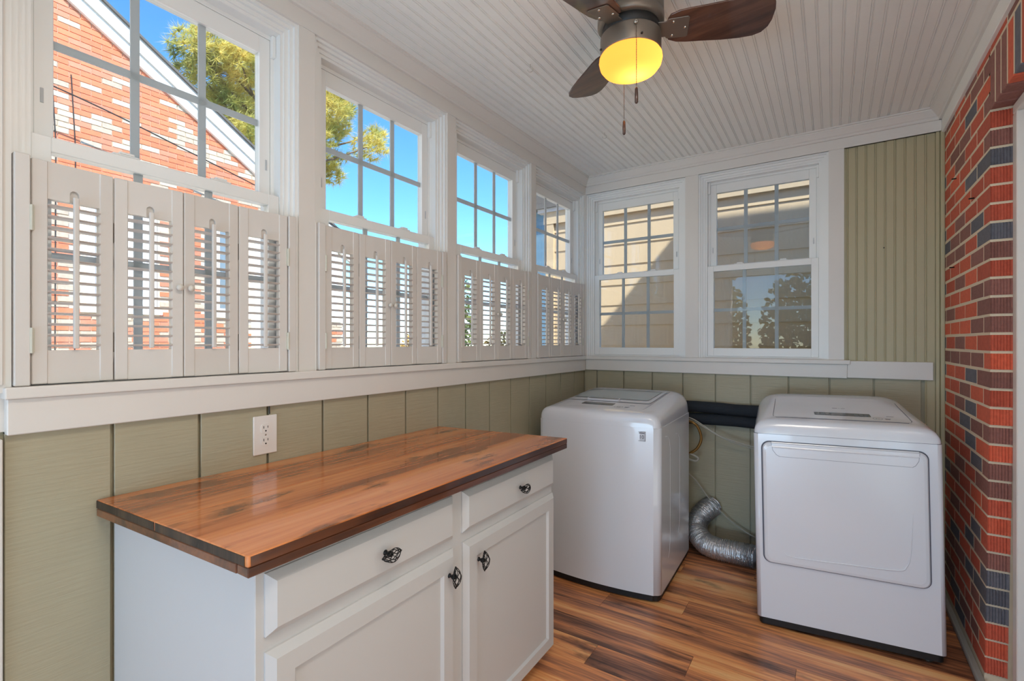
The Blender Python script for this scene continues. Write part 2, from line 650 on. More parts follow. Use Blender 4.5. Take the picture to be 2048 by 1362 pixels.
# ------------------------------------------------------------ left wall
wl_ = empty('wall_left', label='left window wall with olive siding below and white casings above', cat='wall', kind='structure')
MB().box(-1.68, -1.5555, 0.26, 3.44, 0, 1.10).build('siding_backing', M['olive'], wl_)
mbk = MB()
mbk.box(-1.68, -1.545, 0.12, 3.44, 1.10, ZS - 0.012)
mbk.box(-1.68, XA, 0.12, 3.44, ZH, ZC + 0.03)
mbk.box(-1.68, XA - 0.004, 0.12, WIN_L[0], ZS - 0.012, ZH)
for i in range(4):
    a = WIN_L[i] + WW
    b = WIN_L[i + 1] if i < 3 else 3.44
    mbk.box(-1.68, XA - 0.003, a, b, ZS - 0.012, ZH)
mbk.build('window_framing', M['trim'], wl_)
ys = [0.285] + [0.480 + 0.2056 * k for k in range(14)] + [3.319]
for i in range(len(ys) - 1):
    a, b = ys[i], ys[i + 1]
    MB().box(-1.5555, XS, a + (0.004 if i else 0), b - 0.004, 0.0, 1.10).build('siding_board', M['olive'], wl_, bevel=0.0012)
# plain wall run towards the camera
MB().box(-1.70, -1.556, YE, 0.285, 0, ZC).build('end_wall_panel', M['trim'], wl_)
MB().box(-1.556, -1.53, 0.20, 0.2805, 0, 1.085).build('corner_board', M['trim'], wl_, bevel=0.002)
MB().box(-1.556, XA + 0.004, 0.205, 0.279, 1.205, ZC).build('corner_board', M['trim'], wl_, bevel=0.002)
MB().box(-1.60, XA + 0.014, 0.279, 3.2986, 1.174, ZS).build('trim_1', M['trim'], bevel=0.003, bseg=2,
    label='white window stool running under all four shuttered windows', cat='trim', kind='structure')
MB().box(-1.60, XA, 0.285, 3.2986, 1.093, 1.174).build('trim_2', M['trim'], bevel=0.002,
    label='wide white apron board below the left window stool', cat='trim', kind='structure')

# crown mouldings (offset from wall, z)
CR = [(0, 2.443), (0.011, 2.443), (0.015, 2.449), (0.015, 2.455), (0.021, 2.459), (0.028, 2.468), (0.039, 2.481), (0.044, 2.486),
      (0.044, 2.491), (0.052, 2.4935), (0.052, ZC), (0, ZC)]
MB().extrude(CR, lambda p, t: (XA + p[0], t, p[1]), YE, YA).build('trim_3', M['trim'],
    label='white crown moulding above the shuttered windows', cat='trim', kind='structure')
MB().extrude(CR, lambda p, t: (t, YA - p[0], p[1]), XA, 0.47).build('trim_4', M['trim'],
    label='white crown moulding above the two back windows', cat='trim', kind='structure')
MB().extrude(CR, lambda p, t: (0.468 - p[0], t, p[1]), YE, YA).build('trim_5', M['trim'],
    label='white crown moulding above the brick wall', cat='trim', kind='structure')
MB().box(0.468, 0.505, YE, 3.30, 2.374, ZC).build('trim_6', M['ceil'], bevel=0.002,
    label='flat white board between crown moulding and brick', cat='trim', kind='structure')

# ------------------------------------------------------------ back wall
wb_ = empty('wall_back', label='back wall with olive siding, two windows and a beadboard panel', cat='wall', kind='structure')
MB().box(-1.56, 0.62, 3.3325, 3.44, 0, 1.15).build('siding_backing', M['olive'], wb_)
mbk = MB()
mbk.box(-1.56, 0.62, YA + 0.004, 3.44, ZH, ZC + 0.03)
mbk.box(-1.56, WIN_B[0], YA + 0.004, 3.44, 1.15, ZH)
mbk.box(WIN_B[0] + WW, WIN_B[1], YA + 0.003, 3.44, 1.15, ZH)
mbk.box(WIN_B[1] + WW, 0.055, YA + 0.003, 3.44, 1.15, ZH)
mbk.box(-1.56, 0.055, YA + 0.02, 3.44, 1.10, ZS - 0.012)
mbk.build('window_framing', M['trim'], wb_)
MB().box(XA, 0.468, YA, YA + 0.02, ZH, 2.445).build('frieze_board', M['trim'], wb_, bevel=0.001)
xs = [-1.542] + [-1.439 + 0.2036 * k for k in range(9)] + [0.393]
for i in range(len(xs) - 1):
    a, b = xs[i], xs[i + 1]
    MB().box(a + 0.004, b - 0.004, YS, 3.3325, 0.0, 1.115).build('siding_board', M['olive'], wb_, bevel=0.0012)
# vertical beadboard panel right of the windows (and the strip that runs to the floor)
MB().box(0.055, 0.50, 3.328, 3.44, 1.10, 2.40).build('beadboard_backing', M['olive_flat'], wb_)
profb = [(p[0], p[1]) for p in prof]
x = 0.446 - 0.0001
k = 0
me_bb = MB().extrude(prof, lambda p, t: (-p[0], YS - 0.004 + p[1], t), 1.18, ZH).mesh('bead_board')
me_bl = MB().extrude(prof, lambda p, t: (-p[0], YS - 0.004 + p[1], t), 0.0, ZH).mesh('bead_board')
while x > 0.06:
    inst('bead_board', me_bl if k < 1 else me_bb, M['olive_flat'], wb_, (x, 0, 0))
    x -= bead
    k += 1
MB().box(0.4465, 0.4625, YS - 0.014, 3.33, 0, ZH).build('corner_strip', M['olive_flat'], wb_, bevel=0.003, bseg=2)
MB().box(0.4635, 0.4815, YS - 0.030, 3.33, 0, ZH).build('corner_strip', M['olive_flat'], wb_, bevel=0.005, bseg=2)
MB().box(XA, 0.083, YA - 0.014, YA + 0.03, 1.176, ZS).build('trim_7', M['trim'], bevel=0.003, bseg=2,
    label='white window stool under the two back windows', cat='trim', kind='structure')
MB().box(XA, 0.069, YA, YA + 0.022, 1.098, 1.176).build('trim_8', M['trim'], bevel=0.002,
    label='white apron board under the two back windows', cat='trim', kind='structure')
MB().box(0.0695, 0.436, YA, YA + 0.02, 1.102, 1.196).build('trim_9', M['trim'], bevel=0.002,
    label='short white board below the olive beadboard panel', cat='trim', kind='structure')

# ------------------------------------------------------------ windows
def window(n, loc, rz, label):
    """local: x across the opening, y outwards, z up; y = 0 is the casing face"""
    w = empty('window_%d' % n, loc, rz, label=label, cat='window', kind='structure')
    e = 0.0
    m = MB()
    m.ring(0.0 + e, 0.013, ZS, ZH, 0.013, 0.010, 0.13) if False else None
    # stepped jamb liner: each ring sits a little further back
    for (a, wd, y0) in ((0.0, 0.011, 0.010), (0.011, 0.012, 0.020), (0.023, 0.014, 0.030), (0.037, 0.011, 0.036)):
        x0, x1, z1 = a, WW - a, ZH - a
        z0 = ZS - 0.001
        m.box(x0, x0 + wd, y0, 0.135, z0, z1)
        m.box(x1 - wd, x1, y0, 0.135, z0, z1)
        m.box(x0 + wd, x1 - wd, y0, 0.135, z1 - wd, z1)
    m.box(0.048, 0.060, 0.074, 0.135, ZS, ZH - 0.048)
    m.box(WW - 0.060, WW - 0.048, 0.074, 0.135, ZS, ZH - 0.048)
    m.box(0.060, WW - 0.060, 0.074, 0.135, 2.325, ZH - 0.048)
    m.box(0.011, WW - 0.011, 0.034, 0.135, ZS - 0.001, 1.211)
    m.build('frame', M['vinyl'], w)
    # lower sash
    x0, x1 = 0.0485, WW - 0.0485
    s = MB().ring(x0, x1, 1.2115, 1.792, 0.037, 0.042, 0.072, wt=0.036, wb=0.0505).build('lower_sash', M['vinyl'], w, bevel=0.0015)
    gx0, gx1 = x0 + 0.037, x1 - 0.037
    MB().box(gx0 - .003, gx1 + .003, 0.050, 0.064, 1.259, 1.759).build('pane', M['glass'], s)
    for k in (1, 2):
        c = gx0 + (gx1 - gx0) * k / 3
        MB().box(c - 0.010, c + 0.010, 0.054, 0.060, 1.262, 1.756).build('muntin', M['muntin'], s)
    MB().box(gx0, gx1, 0.0545, 0.0595, 1.497, 1.517).build('muntin', M['muntin'], s)
    for c in (0.235, 0.475):
        k_ = MB()
        k_.box(c - 0.030, c + 0.030, 0.044, 0.068, 1.7921, 1.7975)
        k_.box(c - 0.014, c + 0.020, 0.048, 0.064, 1.7975, 1.805)
        k_.build('sash_lock', M['vinyl'], s, bevel=0.002)
    # upper sash
    x0, x1 = 0.0605, WW - 0.0605
    s = MB().ring(x0, x1, 1.764, 2.3245, 0.0365, 0.0755, 0.105, wt=0.0565, wb=0.036).build('upper_sash', M['vinyl'], w, bevel=0.0015)
    gx0, gx1 = x0 + 0.0365, x1 - 0.0365
    MB().box(gx0 - .003, gx1 + .003, 0.083, 0.097, 1.797, 2.271).build('pane', M['glass'], s)
    for k in (1, 2):
        c = gx0 + (gx1 - gx0) * k / 3
        MB().box(c - 0.0105, c + 0.0105, 0.087, 0.093, 1.80, 2.268).build('muntin', M['muntin'], s)
    MB().box(gx0, gx1, 0.0875, 0.0925, 2.024, 2.045).build('muntin', M['muntin'], s)
    for c in (x0 + 0.012, x1 - 0.017):
        MB().box(c, c + 0.006, 0.0735, 0.0757, 1.88, 1.915).build('tilt_latch', M['muntin'], s)
    for c in (0.0485, WW - 0.0605):
        MB().box(c, c + 0.012, 0.060, 0.0745, 2.265, 2.338).build('balance_cover', M['vinyl'], w, bevel=0.001)
    return w


wlab = ['shuttered side window nearest the camera, looking onto the brick gable',
        'second shuttered side window, with pine boughs in its left panes',
        'third shuttered side window, showing only blue sky above',
        'fourth shuttered side window, next to the back corner']
for i in range(4):
    window(i + 1, (XA, WIN_L[i], 0), PI / 2, wlab[i])
window(5, (WIN_B[0], YA, 0), 0, 'back window above the washing machine, in the corner')
window(6, (WIN_B[1], YA, 0), 0, 'back window beside the olive beadboard panel')

# ------------------------------------------------------------ plantation shutters
SZ0, SZ1 = 1.2035, 1.722
NSL = 14


def make_shutter(pw):
    """one louvred panel, hinge stile at x = 0, y outwards, z up"""
    r = empty('shutter')
    st, th = 0.0285, 0.022
    z0, z1 = 1.281, 1.635
    for a in (0.0, pw - st):
        MB().box(a, a + st, 0, th, SZ0, SZ1).build('stile', M['shutter'], r, bevel=0.002)
    MB().box(st, pw - st, 0.002, th - 0.002, SZ0, z0).build('bottom_rail', M['shutter'], r)
    # top rail with the round-headed notch for the tilt bar
    c = pw / 2
    m = MB()
    nr = 0.009
    arch = [(c - nr, z1)] + [(c - nr * math.cos(PI * k / 8), z1 + 0.020 + nr * math.sin(PI * k / 8)) for k in range(9)] + [(c + nr, z1)]
    poly = [(st, z1)] + arch + [(pw - st, z1), (pw - st, SZ1), (st, SZ1)]
    m.extrude(poly, lambda p, t: (p[0], t, p[1]), 0.002, 0.010)
    m.box(st, pw - st, 0.010, th - 0.002, z1, SZ1)
    m.build('top_rail', M['shutter'], r)
    pitch = (z1 - z0) / NSL
    sp = [(-0.0155, 0), (-0.010, 0.0024), (0, 0.0031), (0.010, 0.0024), (0.0155, 0), (0.010, -0.0024), (0, -0.0031), (-0.010, -0.0024)]
    ca, sa = math.cos(math.radians(-4)), math.sin(math.radians(-4))
    sp = [(p[0] * ca - p[1] * sa, p[0] * sa + p[1] * ca) for p in sp]
    ms = MB().extrude(sp, lambda p, t: (t, 0.011 + p[0], p[1]), st - 0.001, pw - st + 0.001).mesh('slat')
    ms.materials.append(M['shutter'])
    for k in range(NSL):
        obj('slat', ms, None, r, loc=(0, 0, z0 + pitch * (k + 0.42)))
    MB().box(c - 0.0055, c + 0.0055, -0.0125, -0.0035, z0 + 0.004, z1 + 0.012).build('tilt_bar', M['shutter'], r, bevel=0.0025, bseg=2)
    return r


def make_pieces(r, pw, knob=None, hinge_side=None, mid=None):
    if knob is not None:
        k = MB().lathe([(0.0001, 0), (0.004, 0.001), (0.004, 0.006), (0.0085, 0.010), (0.0095, 0.014), (0.007, 0.019), (0.0001, 0.0205)], 14)
        o = k.build('knob', M['ivory'], r, smooth=True)
        o.location = (knob, 0.0, 1.452)
        o.rotation_euler = (PI / 2, 0, 0)
    if hinge_side is not None:
        for z in (1.275, 1.555):
            h = MB()
            h.tube([(hinge_side, -0.003, z), (hinge_side, -0.003, z + 0.058)], 0.0042, 8)
            h.box(hinge_side - 0.006, hinge_side + 0.006, -0.0015, 0.0005, z + 0.002, z + 0.056)
            h.build('hinge', M['hinge'], r, smooth=False)
    if mid is not None:
        for z in (1.275, 1.555):
            h = MB()
            h.box(mid - 0.0015, mid + 0.0015, 0.003, 0.019, z, z + 0.050)
            h.tube([(mid, 0.0205, z), (mid, 0.0205, z + 0.05)], 0.003, 6)
            h.build('hinge', M['brassy'], r)


pos = ['leftmost', 'second', 'third', 'rightmost']
wname = ['the window nearest the camera', 'the second side window', 'the third side window', 'the side window at the back corner']
kn = ['', ' with a knob on its right edge', ' with a knob on its left edge', '']
PWD = 0.1545
proto = make_shutter(PWD)
first = True
for i in range(4):
    y0 = WIN_L[i]
    # hanging strips
    for s_, a in (('hang_strip', 0.0125), ('hang_strip', WW - 0.0395)):
        pass
    wobj = bpy.data.objects['window_%d' % (i + 1)]
    MB().box(0.0125, 0.0395, -0.003, 0.030, ZS + 0.001, SZ1 + 0.004).build('hang_strip', M['shutter'], wobj, bevel=0.002)
    MB().box(WW - 0.0395, WW - 0.0125, -0.003, 0.030, ZS + 0.001, SZ1 + 0.002).build('hang_strip', M['shutter'], wobj, bevel=0.002)
    span = WW - 0.080
    gap = (span - 4 * PWD) / 5
    bow = math.radians([3.5, 2.5, 1.5, 1.0][i])
    for j in range(4):
        r = proto if first else copy_tree(proto)
        first = False
        xl = 0.040 + gap + j * (PWD + gap)
        # the two leaves of each pair are folded very slightly towards the glass
        ang = [bow, -bow, bow, -bow][j]
        dip = math.sin(abs(bow)) * PWD
        yl = [0.002, 0.002 + dip, 0.002, 0.002 + dip][j]
        r.location = (XA - yl, y0 + xl, 0)
        r.rotation_euler = (0, 0, PI / 2 + ang)
        tag(r, 'white louvred shutter panel, %s of four in %s' % (pos[j], wname[i]), 'shutter', 'white cafe shutters along the left wall')
        r_parts = r
        SH = (i, j)
        r['_i'] = j
shut = [o for o in bpy.data.objects if o.parent is None and o.get('category') == 'shutter']
for r in shut:
    j = r['_i']
    del r['_i']
    make_pieces(r, PWD, knob=PWD - 0.012 if j == 1 else (0.012 if j == 2 else None),
                hinge_side=-0.001 if j == 0 else (PWD + 0.001 if j == 3 else None), mid=PWD + 0.003 if j in (0, 2) else None)

# ------------------------------------------------------------ brick wall on the right
wr = empty('wall_right', label='red and grey brick wall with cream mortar joints', cat='wall', kind='structure')
YB0 = 2.44


def lean(z):
    return 0.0 if z > 1.15 else 0.075 * (1.15 - z)


mm = MB()
n = 24
for k in range(n):
    z0, z1 = 2.42 * k / n, 2.42 * (k + 1) / n
    v = [(XR + 0.0005, YB0 + 0.0065 + lean(z0), z0), (0.62, YB0 + 0.0065 + lean(z0), z0), (0.62, 3.33, z0), (XR + 0.0005, 3.33, z0),
         (XR + 0.0005, YB0 + 0.0065 + lean(z1), z1), (0.62, YB0 + 0.0065 + lean(z1), z1), (0.62, 3.33, z1), (XR + 0.0005, 3.33, z1)]
    mm.add(v, [(0, 1, 5, 4), (1, 2, 6, 5), (2, 3, 7, 6), (3, 0, 4, 7)])
mm.build('mortar', M['mortar'], wr)
MB().box(XR + 0.0005, 0.62, -0.41, YB0 + 0.02, 2.153, 2.45).build('lintel_mortar', M['mortar'], wr)


def brick_box(L, Hh, depth, seed):
    rnd = random.Random(seed)
    m = MB()
    m.box(0, depth, 0, L, 0, Hh)
    me = m.mesh('brick', bevel=0.0022)
    for v in me.vertices:
        v.co.x += rnd.uniform(-0.0004, 0.0004)
        v.co.y += rnd.uniform(-0.0009, 0.0009)
        v.co.z += rnd.uniform(-0.0009, 0.0009)
    return me


BH = 0.0577
CZ = 0.0677
full = [brick_box(0.198, BH, 0.06, s) for s in range(4)]
half = [brick_box(0.094, BH, 0.06, s + 9) for s in range(3)]
rb = random.Random(3)


def pick():
    return BR[rb.choices([0, 1, 2, 3], [34, 27, 19, 20])[0]]


def fluted_end(Lside, y0, z0, mat_, seedv):
    """end brick: its -y face carries combed vertical flutes"""
    rnd = random.Random(seedv)
    nx = 15
    d = 0.062
    xs_ = [d * i / nx for i in range(nx + 1)]
    pts = [(0, 0.0)]
    for i in range(1, nx):
        pts.append((xs_[i], (0.0035 + rnd.uniform(0, .0015)) if i % 2 else rnd.uniform(0, .0007)))
    pts.append((d, 0.0))
    pts += [(d, Lside), (0.0, Lside)]
    m = MB().prism(pts, 0, BH)
    me = m.mesh('brick')
    return obj('brick', me, mat_, wr, loc=(XR, y0, z0))


kz = 0
z = 1.2638 + 0.005 - 18 * CZ
while z < 2.40:
    dl = lean(z + 0.03)
    # is this a course that starts with a half brick at the corner?
    isA = (kz % 2 == 1)
    m_ = pick()
    z_h = BH
    y0 = YB0 + dl
    L0 = (0.100 if isA else 0.203) - 0.010
    fluted_end(L0, y0, z, m_, kz)
    yy = y0 + L0 + 0.010
    first_b = True
    while yy < 3.31:
        # keep the bond aligned whatever the lean
        L1 = 0.198
        if first_b:
            tgt = YB0 + (0.105 if isA else 0.208) + 0.208
            L1 = max(0.05, tgt - yy - 0.010) if dl > 0 else 0.198
            first_b = False
        L1 = min(L1, 3.325 - yy)
        if abs(L1 - 0.198) < 0.002:
            inst('brick', rb.choice(full), pick(), wr, (XR - rb.uniform(0, .0008), yy, z))
        elif L1 > 0.02:
            obj('brick', brick_box(L1, BH, 0.06, rb.randint(0, 999)), pick(), wr, loc=(XR, yy, z))
        yy += L1 + 0.010
    z += CZ
    kz += 1
# soldier course over the doorway
sold = [brick_box(0.0615, 0.196, 0.09, s + 40) for s in range(3)]
yy = YB0 + 0.006
k = 0
scol = [1, 1, 1, 3, 2, 0, 1, 3, 0, 2, 1, 0, 3, 1]
while yy > -0.37:
    inst('brick', sold[k % 3], BR[scol[k % len(scol)]], wr, (XR, yy - 0.0615, 2.148))
    yy -= 0.0715
    k += 1
yy = YB0 - 0.004
while yy > -0.37:
    inst('brick', rb.choice(full), pick(), wr, (XR, yy - 0.198, 2.353))
    yy -= 0.208
# rest of the wall past the doorway and the body of the house above and behind it
MB().box(XR, 0.62, YE, -0.41, 0, 2.45).build('doorway_pier', M['trim'], wr)
MB().box(XR - 0.024, XR + 0.001, YB0 + 0.01, 3.30, 0.0, 0.028).build('baseboard_right', M['baseboard'], bevel=0.007, bseg=2,
    label='grey quarter-round strip along the foot of the brick wall', cat='baseboard', kind='structure')
for k, (yy, zz) in enumerate(((3.02, 2.06), (2.68, 1.885), (3.07, 1.655))):
    MB().tube([(XR + 0.01, yy, zz), (XR - 0.018, yy - 0.004, zz - 0.002)], 0.003, 6).build('masonry_nail', M['iron'],
        label=['short black nail highest in the brick wall', 'short black nail in the grey brick nearest the doorway', 'short black nail low in the brick beside the corner strip'][k],
        cat='nail', group='nails in the brick wall')
MB().tube([(0.233, 3.33, 1.81), (0.233, 3.305, 1.812)], 0.0028, 6).build('panel_nail', M['iron'],
    label='small dark nail in the olive beadboard panel', cat='nail')

# doorway in the brick wall, glazed and widened unseen to let fill light in
d1 = empty('door_1', label='white glazed door and casing in the brick wall at the right edge', cat='door', kind='structure')
m = MB()
m.box(0.5385, 0.68, 2.392, 2.4395, 0, 2.112)
m.box(0.5385, 0.68, -0.40, -0.36, 0, 2.112)
m.box(0.5385, 0.68, -0.40, 2.4395, 2.112, 2.1465)
m.build('jamb', M['trim'], d1, bevel=0.003)
m = MB()
m.box(0.575, 0.60, 2.372, 2.392, 0, 2.112)
m.box(0.575, 0.60, -0.36, -0.34, 0, 2.112)
m.box(0.575, 0.60, -0.34, 2.372, 2.092, 2.112)
m.build('door_stop', M['trim'], d1, bevel=0.002)
for k in range(3):
    ya = -0.358 + 0.916 * k
    yb_ = ya + 0.912
    dl_ = MB().ring(ya, yb_, 0.004, 2.11, 0.08, -0.628, -0.602, wt=0.11, wb=0.17).build('door_leaf', M['vinyl'], d1, bevel=0.002)
    for v_ in dl_.data.vertices:
        v_.co = (-v_.co.y, v_.co.x, v_.co.z)
    MB().box(0.612, 0.618, ya + 0.075, yb_ - 0.075, 0.165, 2.007).build('pane', M['glass'], dl_)
MB().box(0.66, 6.0, -8.0, 3.44, -0.5, 4.4).build('house_shade_mass', M['trim'],  # unseen house mass, height and length set to block the sun
    label='unseen house mass added to shade the porch, pale behind the glazed door', cat='wall', kind='structure')
MB().box(-1.95, 0.63, YE - 0.1, 3.62, ZC + 0.032, ZC + 0.16).build('roof', M['shingle'],
    label='flat porch roof above the ceiling boards', cat='roof', kind='structure')

# ------------------------------------------------------------ base cabinet
# front face line of the cabinet runs from (-0.945, 0.52) almost parallel to the wall
CO = Vector((-0.945, 0.52, 0))
CA = math.radians(1.0)
cb = empty('base_cabinet', CO, CA, label='white two-door base cabinet under the stained wood top', cat='cabinet')
CL = 1.245
# local frame: x towards the room, y along the front
m = MB()
bx0 = -0.592
foot = [(0, 0), (0, CL), (bx0 - 0.02, CL - 0.03), (bx0, -0.028)]
m.prism(foot, 0.047, 0.855)
m.build('body', M['cab'], cb, bevel=0.0015)
m = MB()
m.prism([(-0.07, 0.01), (-0.07, CL - 0.01), (bx0 + 0.02, CL - 0.04), (bx0 + 0.02, -0.015)], 0.0, 0.047)
m.build('toe_kick', M['cab'], cb)


def bevelled_front(name, y0, y1, z0, z1, parent, ch=0.017, t=0.019):
    """slab with a wide chamfer all round; x = 0..t in front of the face"""
    m = MB()
    a = 0.005
    v = [(0, y0, z0), (0, y1, z0), (0, y1, z1), (0, y0, z1),
         (a, y0, z0), (a, y1, z0), (a, y1, z1), (a, y0, z1),
         (t, y0 + ch, z0 + ch), (t, y1 - ch, z0 + ch), (t, y1 - ch, z1 - ch), (t, y0 + ch, z1 - ch)]
    f = [(3, 2, 1, 0), (8, 9, 10, 11)]
    for k in range(4):
        q = (k + 1) % 4
        f += [(k, q, 4 + q, 4 + k), (4 + k, 4 + q, 8 + q, 8 + k)]
    m.add(v, f)
    return m.build(name, M['cab'], parent)


def cab_door(y0, y1, z0, z1):
    d = empty('door')
    d.parent = cb
    ch, t, st = 0.016, 0.019, 0.056
    m = MB()
    a = 0.005
    i0, i1, j0, j1 = y0 + st, y1 - st, z0 + st, z1 - st
    o4 = [(y0, z0), (y1, z0), (y1, z1), (y0, z1)]
    c4 = [(y0 + ch, z0 + ch), (y1 - ch, z0 + ch), (y1 - ch, z1 - ch), (y0 + ch, z1 - ch)]
    n4 = [(i0, j0), (i1, j0), (i1, j1), (i0, j1)]
    k4 = [(i0 + .007, j0 + .007), (i1 - .007, j0 + .007), (i1 - .007, j1 - .007), (i0 + .007, j1 - .007)]
    v = [(0, *p) for p in o4] + [(a, *p) for p in o4] + [(t, *p) for p in c4] + [(t, *p) for p in n4] + [(0.010, *p) for p in k4]
    f = [(3, 2, 1, 0)]
    for lv in range(4):
        for k in range(4):
            q = (k + 1) % 4
            f.append((lv * 4 + k, lv * 4 + q, lv * 4 + 4 + q, lv * 4 + 4 + k))
    m.add(v, f)
    m.build('door_frame', M['cab'], d)
    MB().box(0.004, 0.0102, i0 + .006, i1 - .006, j0 + .006, j1 - .006).build('door_panel', M['cab'], d)
    return d


def cage_knob(parent, y, z, vertical, x0=0.019):
    """iron bird-cage pull: ball stem carrying a bowed lattice cage"""
    k = MB()
    k.lathe([(0.0001, 0), (0.0068, 0.0005), (0.0068, 0.002), (0.0042, 0.005), (0.0040, 0.009), (0.0070, 0.013), (0.0080, 0.017), (0.0065, 0.021), (0.004, 0.024)], 12)
    Lh = 0.030
    R = 0.0115
    rot = Matrix.Rotation(0, 3, 'X')
    nst = 14

    def pt(s, ph):
        # s -1..1 along the cage, ph angle round it; cage bows back at its tips
        rr = R * (1 - abs(s) ** 1.6) ** 0.8 + 0.0008
        u = s * Lh
        a_, b_ = rr * math.cos(ph), rr * math.sin(ph)
        out = 0.030 + a_ * 0.75 - 0.006 * s * s
        return (u, b_ * 1.35, out)
    for h in range(5):
        for sg in (1, -1):
            path = [pt(-1 + 2 * q / nst, 2 * PI * h / 5 + sg * (q / nst) * PI * 0.9) for q in range(nst + 1)]
            k.tube(path, 0.0011, 5)
    for e in (-1, 1):
        c = pt(e, 0)
        k.lathe([(0.0001, -0.003), (0.0026, -0.0012), (0.0026, 0.0012), (0.0001, 0.003)], 8, (e * Lh, 0, 0.0243))
    o = k.build('cage_pull', M['iron'], parent, smooth=True)
    # local knob: z = out of the door, x = long axis
    zdir = Vector((1, 0, 0))
    xdir = Vector((0, 0, 1)) if vertical else Vector((0, 1, 0))
    ydir = zdir.cross(xdir)
    R3 = Matrix((xdir, ydir, zdir)).transposed()
    o.rotation_euler = R3.to_euler()
    o.location = (x0, y, z)
    return o


dr = bevelled_front('drawer_front', 0.018, 0.600, 0.713, 0.840, cb)
cage_knob(dr, 0.320, 0.776, False)
dr = bevelled_front('drawer_front', 0.647, 1.240, 0.713, 0.840, cb)
cage_knob(dr, 0.965, 0.776, False)
dd = cab_door(0.018, 0.602, 0.056, 0.683)
cage_knob(dd, 0.568, 0.618, True)
dd = cab_door(0.650, 1.243, 0.056, 0.683)
cage_knob(dd, 0.712, 0.612, True)

# ------------------------------------------------------------ wood top
wt_ = empty('wooden_worktop', (0, 0, 0), label='glossy stained pine worktop on the white cabinet', cat='worktop')
BLp, FLp, FRp, BRp = Vector((-1.540, 0.447)), Vector((-0.898, 0.481)), Vector((-0.912, 1.798)), Vector((-1.540, 1.722))
Z1 = 0.906
cuts = [0.0, 0.46, 1.0]
for k in range(2):
    a, b = cuts[k] + (0.0006 if k else 0), cuts[k + 1] - (0.0006 if k < 1 else 0)
    p = [BLp.lerp(FLp, a), BLp.lerp(FLp, b), BRp.lerp(FRp, b), BRp.lerp(FRp, a)]
    m = MB().prism([(q.x, q.y) for q in p], Z1 - 0.022, Z1)
    m.build('top_board', M['top'], wt_, bevel=0.0022, bseg=2)
# edge build-up strips under the boards (front, near end, far end)
def strip(p, q, w, inward, name, mt, z0, z1):
    d = (q - p).normalized()
    nrm = Vector((-d.y, d.x)) * inward
    pts = [p, q, q + nrm * w, p + nrm * w]
    if inward < 0: pts = pts[::-1]
    return MB().prism([(s.x, s.y) for s in pts], z0, z1).build(name, mt, wt_, bevel=0.0018)


e_in = (BLp - FLp).normalized() * 0.0385
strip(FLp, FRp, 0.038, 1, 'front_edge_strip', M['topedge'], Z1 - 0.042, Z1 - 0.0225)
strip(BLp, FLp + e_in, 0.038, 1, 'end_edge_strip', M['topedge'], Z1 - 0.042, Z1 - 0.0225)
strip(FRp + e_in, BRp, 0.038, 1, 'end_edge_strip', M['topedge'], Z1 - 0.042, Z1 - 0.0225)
# dark end grain showing on the near end of the two boards and dark stained front face
ee = (FLp - BLp).normalized()
for a, b in ((0.004, 0.456), (0.464, 0.985)):
    p, q = BLp.lerp(FLp, a), BLp.lerp(FLp, b)
    d = (q - p).normalized()
    nn = Vector((d.y, -d.x))
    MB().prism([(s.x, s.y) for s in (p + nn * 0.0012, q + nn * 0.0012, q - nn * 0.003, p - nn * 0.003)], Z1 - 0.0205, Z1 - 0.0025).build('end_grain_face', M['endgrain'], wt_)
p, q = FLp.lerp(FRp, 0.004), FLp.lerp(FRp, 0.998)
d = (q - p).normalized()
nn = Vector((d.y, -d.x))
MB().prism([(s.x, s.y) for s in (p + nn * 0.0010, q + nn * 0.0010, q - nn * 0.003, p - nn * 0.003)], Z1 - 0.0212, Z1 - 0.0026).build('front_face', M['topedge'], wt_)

# ------------------------------------------------------------ outlet
ou = empty('wall_outlet', (XS, 0.880, 1.0), label='white duplex electrical outlet on the olive siding above the worktop', cat='outlet')
MB().box(0, 0.006, -0.0395, 0.0395, -0.0625, 0.0625).build('cover_plate', M['plate'], ou, bevel=0.0028, bseg=2)
for dz in (0.0205, -0.0205):
    pts = []
    for k in range(24):
        a = 2 * PI * k / 24
        pts.append((max(-0.0135, min(0.0135, 0.0172 * math.sin(a))), max(-0.0142, min(0.0142, 0.0172 * math.cos(a)))))
    pts2 = []
    for p in pts:
        pts2.append((0.0168 * p[0] / 0.0135 * 0.9, p[1]))
    m = MB().extrude([(p[0], p[1]) for p in pts2], lambda p, t: (t, p[0], dz + p[1]), 0.0055, 0.0078)
    rc = m.build('receptacle', M['plate'], ou)
    MB().box(0.0076, 0.0082, -0.0078, -0.0058, dz + 0.0005, dz + 0.0085).build('slot', M['dark'], rc)
    MB().box(0.0076, 0.0082, 0.0058, 0.0078, dz + 0.0015, dz + 0.0085).build('slot', M['dark'], rc)
    o = MB().lathe([(0.0026, 0), (0.0026, 0.0006)], 10).build('ground_hole', M['dark'], rc)
    o.rotation_euler = (0, PI / 2, 0)
    o.location = (0.0076, 0, dz - 0.0075)
MB().lathe([(0.0028, 0), (0.0028, 0.0008), (0.001, 0.0012)], 10).build('screw', M['steel'], ou)
sc_ = ou.children[-1]
sc_.rotation_euler = (0, PI / 2, 0)
sc_.location = (0.006, 0, 0)
MB().tube([(XS + .003, 0.8955, 1.066), (XS + .0035, 0.8945, 1.074), (XS + .003, 0.8945, 1.0925)], 0.0022, 6).build('outlet_feed_wire', M['wire'],
    label='short black wire running from the outlet up behind the apron board', cat='wire')

